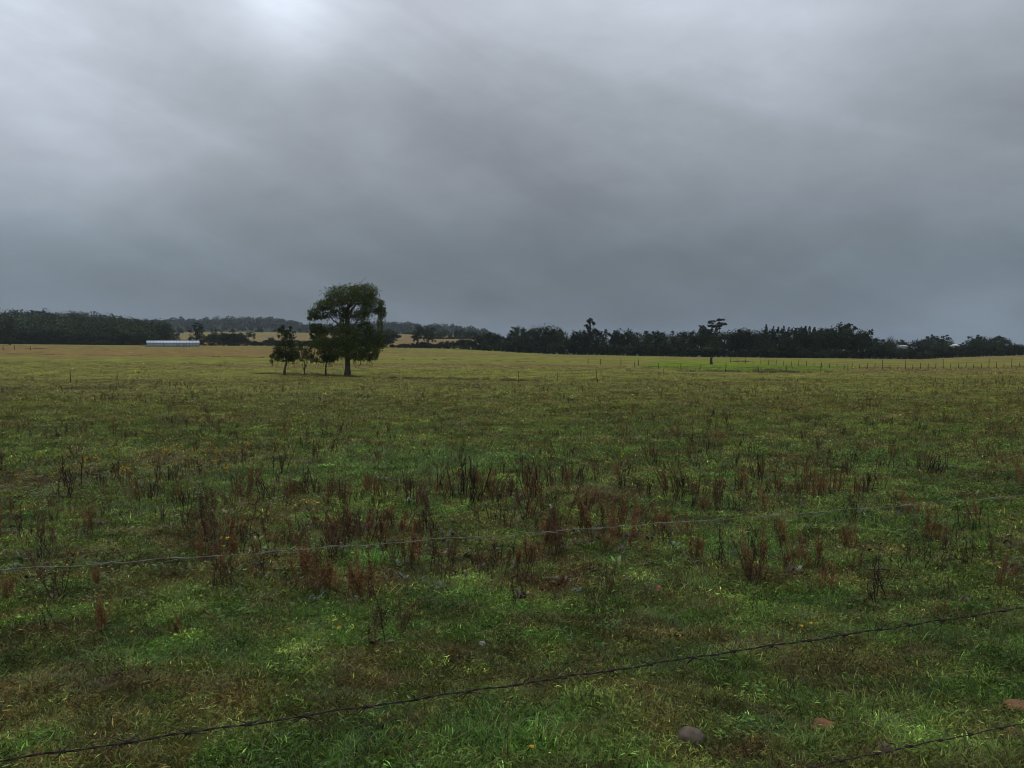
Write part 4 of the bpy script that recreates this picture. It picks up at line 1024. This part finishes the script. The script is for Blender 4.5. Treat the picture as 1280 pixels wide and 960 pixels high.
for k_, xx in enumerate((-W_*.18, W_*.08, W_*.21)):
    mb = MB(); mb.box((xx, -.09, eh*.4), (1.1, .05, eh*.72)); obj('door', mb.mesh('door', M_SEAM), sh)
mb = MB(); mb.box((-W_/2-.9, 1.2, .35), (1.5, 1.6, 1.1)); mb.box((-W_/2-.9, 1.2, .95), (1.7, 1.8, .1)); obj('lean_to', mb.mesh('lean_to', M_WHITE2), sh)
# pale roofs glimpsed in the right-hand wood
def cottage(px, Y_, row, w, h, label):
    x_ = at_depth(px, Y_); z0 = gz(x_, Y_, False); zr = CAMZ+(430-row)/F*Y_; r_ = empty('house', (x_, Y_, z0)); tag(r_, label, 'house')
    hw = zr-z0; mb = MB(); mb.box((0, 0, (hw-h)/2), (w, 5, hw-h)); wl_ = obj('wall', mb.mesh('wall', M_WHITE2), r_)
    mb = MB(); a = w/2+.3; mb.add([(-a, -2.9, hw-h), (a, -2.9, hw-h), (a, 0, hw), (-a, 0, hw), (a, 2.9, hw-h), (-a, 2.9, hw-h)], [[0, 1, 2, 3], [3, 2, 4, 5], [0, 5, 4, 1]], [[1, 4, 2], [0, 3, 5]]); obj('roof', mb.mesh('roof', M_ROOFP), r_)
    mb = MB(); mb.box((w*.2, -2.53, (hw-h)*.6), (1.2, .06, 1.0)); obj('window', mb.mesh('window', M_DARK), r_)
cottage(1128, 352, 431.5, 2.2, .5, 'white roofed hut showing between the trees of the low wood')
cottage(1193, 362, 430, 1.3, 1.0, 'tiny pale gable showing left of the dense upright trees')

# ------------------------------------------------------------------ haze
mb = MB(); zt = 78.; z_lo = -32.
mb.box((0, 1900, (zt+z_lo)/2), (5200, 4600, zt-z_lo)); hz = obj('haze', mb.mesh('haze', None)); tag(hz, kind='stuff'); 
hm = bpy.data.materials.new('haze_air'); hm.use_nodes = True; hn = hm.node_tree; hn.nodes.clear()
ho = hn.nodes.new('ShaderNodeOutputMaterial'); pv = hn.nodes.new('ShaderNodeVolumePrincipled'); pv.inputs['Density'].default_value = .0001
pv.inputs['Color'].default_value = (.62, .74, .90, 1); pv.inputs['Anisotropy'].default_value = .1
hn.links.new(pv.outputs[0], ho.inputs['Volume']); hz.data.materials.append(hm)

# ------------------------------------------------------------------ sky: heavy overcast
w = bpy.data.worlds.new('World'); scene.world = w; w.use_nodes = True; nt = w.node_tree; nt.nodes.clear()
N = nt.nodes; L = nt.links
out = N.new('ShaderNodeOutputWorld'); bg = N.new('ShaderNodeBackground'); L.new(bg.outputs[0], out.inputs[0])
tc = N.new('ShaderNodeTexCoord'); sep = N.new('ShaderNodeSeparateXYZ'); L.new(tc.outputs['Generated'], sep.inputs[0])
def math_(op, a, b_=None, clamp=False):
    n_ = N.new('ShaderNodeMath'); n_.operation = op; n_.use_clamp = clamp
    for i_, v_ in enumerate((a, b_)):
        if v_ is None: continue
        if isinstance(v_, (int, float)): n_.inputs[i_].default_value = v_
        else: L.new(v_, n_.inputs[i_])
    return n_.outputs[0]
def S(r, g, b_):
    f_ = lambda c: ((c/255+.055)/1.055)**2.4 if c > 10 else c/255/12.92
    return (f_(r), f_(g), f_(b_), 1)
ramp = N.new('ShaderNodeValToRGB'); cr = ramp.color_ramp
stops = [(0.0, (108, 120, 132)), (.06, (104, 117, 129)), (.11, (110, 122, 133)), (.20, (134, 141, 151)), (.30, (153, 160, 170)), (.41, (178, 185, 196)), (.60, (225, 230, 238)), (1.0, (255, 255, 255))]
while len(cr.elements) < len(stops): cr.elements.new(.5)
for e_, (p_, c_) in zip(cr.elements, stops): e_.position = p_; e_.color = S(*c_)
L.new(math_('MAXIMUM', sep.outputs['Z'], 0.0), ramp.inputs[0])
# cloud sheet projected on a flat ceiling
zz = math_('ADD', math_('MAXIMUM', sep.outputs['Z'], 0.0), .16)
mp = N.new('ShaderNodeMapping'); mp.inputs['Rotation'].default_value = (0, math.radians(32), 0); mp.inputs['Scale'].default_value = (2.0, 2.4, 4.2); mp.inputs['Location'].default_value = (4.3, .7, 1.9)
L.new(tc.outputs['Generated'], mp.inputs[0])
def noise(scale, det, rough, off=0.):
    n_ = N.new('ShaderNodeTexNoise'); n_.noise_dimensions = '4D'; n_.inputs['W'].default_value = off; n_.inputs['Scale'].default_value = scale; n_.inputs['Detail'].default_value = det; n_.inputs['Roughness'].default_value = rough; n_.inputs['Distortion'].default_value = .35
    L.new(mp.outputs[0], n_.inputs['Vector']); return n_.outputs['Fac']
def mrange(v_, a, b_, c, d):
    n_ = N.new('ShaderNodeMapRange'); n_.interpolation_type = 'SMOOTHSTEP'; L.new(v_, n_.inputs[0])
    for i_, q_ in enumerate((a, b_, c, d)): n_.inputs[i_+1].default_value = q_
    return n_.outputs[0]
mr1 = N.new('ShaderNodeMapping'); mr1.inputs['Rotation'].default_value = (0, math.radians(-24), 0); L.new(tc.outputs['Generated'], mr1.inputs[0])
mr2 = N.new('ShaderNodeMapping'); mr2.inputs['Scale'].default_value = (1.5, 1.2, 7.5); mr2.inputs['Location'].default_value = (1.7, 3.1, .4); L.new(mr1.outputs[0], mr2.inputs[0])
st_ = N.new('ShaderNodeTexNoise'); st_.inputs['Scale'].default_value = 1.3; st_.inputs['Detail'].default_value = 5; st_.inputs['Roughness'].default_value = .5; st_.inputs['Distortion'].default_value = .5; L.new(mr2.outputs[0], st_.inputs['Vector'])
fac3 = mrange(noise(7.0, 6, .6, 9.), .3, .7, .965, 1.035)
fac = math_('MULTIPLY', mrange(noise(1.0, 3, .5), .3, .7, .88, 1.13), mrange(noise(2.6, 6, .52, 3.), .3, .7, .93, 1.07))
def blob(px, row, sigma, gain, sx=1.):
    """thin place in the cloud around one direction"""
    d = ray(px, row).normalized()
    dp_ = N.new('ShaderNodeVectorMath'); dp_.operation = 'DISTANCE'; L.new(tc.outputs['Generated'], dp_.inputs[0]); dp_.inputs[1].default_value = d
    r_ = math_('DIVIDE', dp_.outputs['Value'], sigma)
    return math_('MULTIPLY', math_('POWER', 2.718, math_('MULTIPLY', math_('MULTIPLY', r_, r_), -1.)), gain)
add = None
for a_ in ((1175, 390, .018, .05), (1238, 383, .03, .06), (1268, 370, .02, .06), (1205, 402, .03, .06), (325, -30, .085, .70), (362, 14, .060, .26), (70, 90, .14, .16), (1230, 60, .12, .08), (920, 50, .10, .06), (415, 45, .09, .08), (330, 15, .2, .20), (50, 80, .15, .48), (-60, 60, .2, .25), (150, 180, .11, .16), (240, 240, .10, .06), (0, 210, .12, -.02), (890, 70, .17, .28), (1000, 20, .15, .12), (1240, 400, .05, .06), (1150, 412, .06, .04), (1010, 300, .20, -.05), (170, 40, .08, -.14), (360, 200, .12, .03), (1120, 200, .14, .06)):
    b_ = blob(*a_); add = b_ if add is None else math_('ADD', add, b_)
add = math_('MULTIPLY', add, mrange(noise(1.9, 4, .5, 7.), .3, .7, .72, 1.28))
fac = math_('MULTIPLY', math_('MULTIPLY', math_('ADD', fac, add), fac3), mrange(st_.outputs['Fac'], .32, .68, .93, 1.075))
# low horizon streaks at the right
mx = N.new('ShaderNodeMix'); mx.data_type = 'RGBA'; mx.blend_type = 'MULTIPLY'; mx.inputs[0].default_value = 1; L.new(ramp.outputs[0], mx.inputs[6]); L.new(fac, mx.inputs[7])
ns = N.new('ShaderNodeTexSky'); ns.sky_type = 'NISHITA'; ns.sun_disc = False; ns.sun_elevation = math.radians(52); ns.sun_rotation = math.radians(-18); ns.air_density = 1.5; ns.dust_density = 3
nsm = N.new('ShaderNodeMix'); nsm.data_type = 'RGBA'; nsm.blend_type = 'MULTIPLY'; nsm.inputs[0].default_value = 1; L.new(ns.outputs[0], nsm.inputs[6]); nsm.inputs[7].default_value = (.05, .05, .05, 1)
fin = N.new('ShaderNodeMix'); fin.data_type = 'RGBA'; fin.inputs[0].default_value = .93; L.new(nsm.outputs[2], fin.inputs[6]); L.new(mx.outputs[2], fin.inputs[7])
L.new(fin.outputs[2], bg.inputs['Color']); bg.inputs['Strength'].default_value = 1.0
sun = bpy.data.lights.new('sun', 'SUN'); sun.energy = .9; sun.angle = math.radians(35); sun.color = (1, .97, .92)
so = bpy.data.objects.new('sun', sun); COL.objects.link(so)
az = math.radians(-18); el = math.radians(52)
sd_ = Vector((math.sin(az)*math.cos(el), math.cos(az)*math.cos(el), math.sin(el))); so.rotation_euler = (-sd_).to_track_quat('-Z', 'Y').to_euler(); so.location = (0, 0, 60)

# ------------------------------------------------------------------ camera
cam = bpy.data.cameras.new('camera'); co = bpy.data.objects.new('camera', cam); COL.objects.link(co); scene.camera = co
cam.sensor_width = 36; cam.lens = 36*F/1280; cam.clip_start = .05; cam.clip_end = 12000
co.location = (0, 0, CAMZ); co.rotation_euler = (PI/2-PITCH, 0, 0)
scene.view_settings.view_transform = 'Standard'; scene.view_settings.look = 'None'; scene.view_settings.exposure = 0; scene.view_settings.gamma = 1
cy = scene.cycles; cy.filter_width = 1.0; cy.use_denoising = True; cy.use_adaptive_sampling = False; cy.max_bounces = 6; cy.diffuse_bounces = 3; cy.transmission_bounces = 3; cy.volume_bounces = 1; cy.transparent_max_bounces = 4
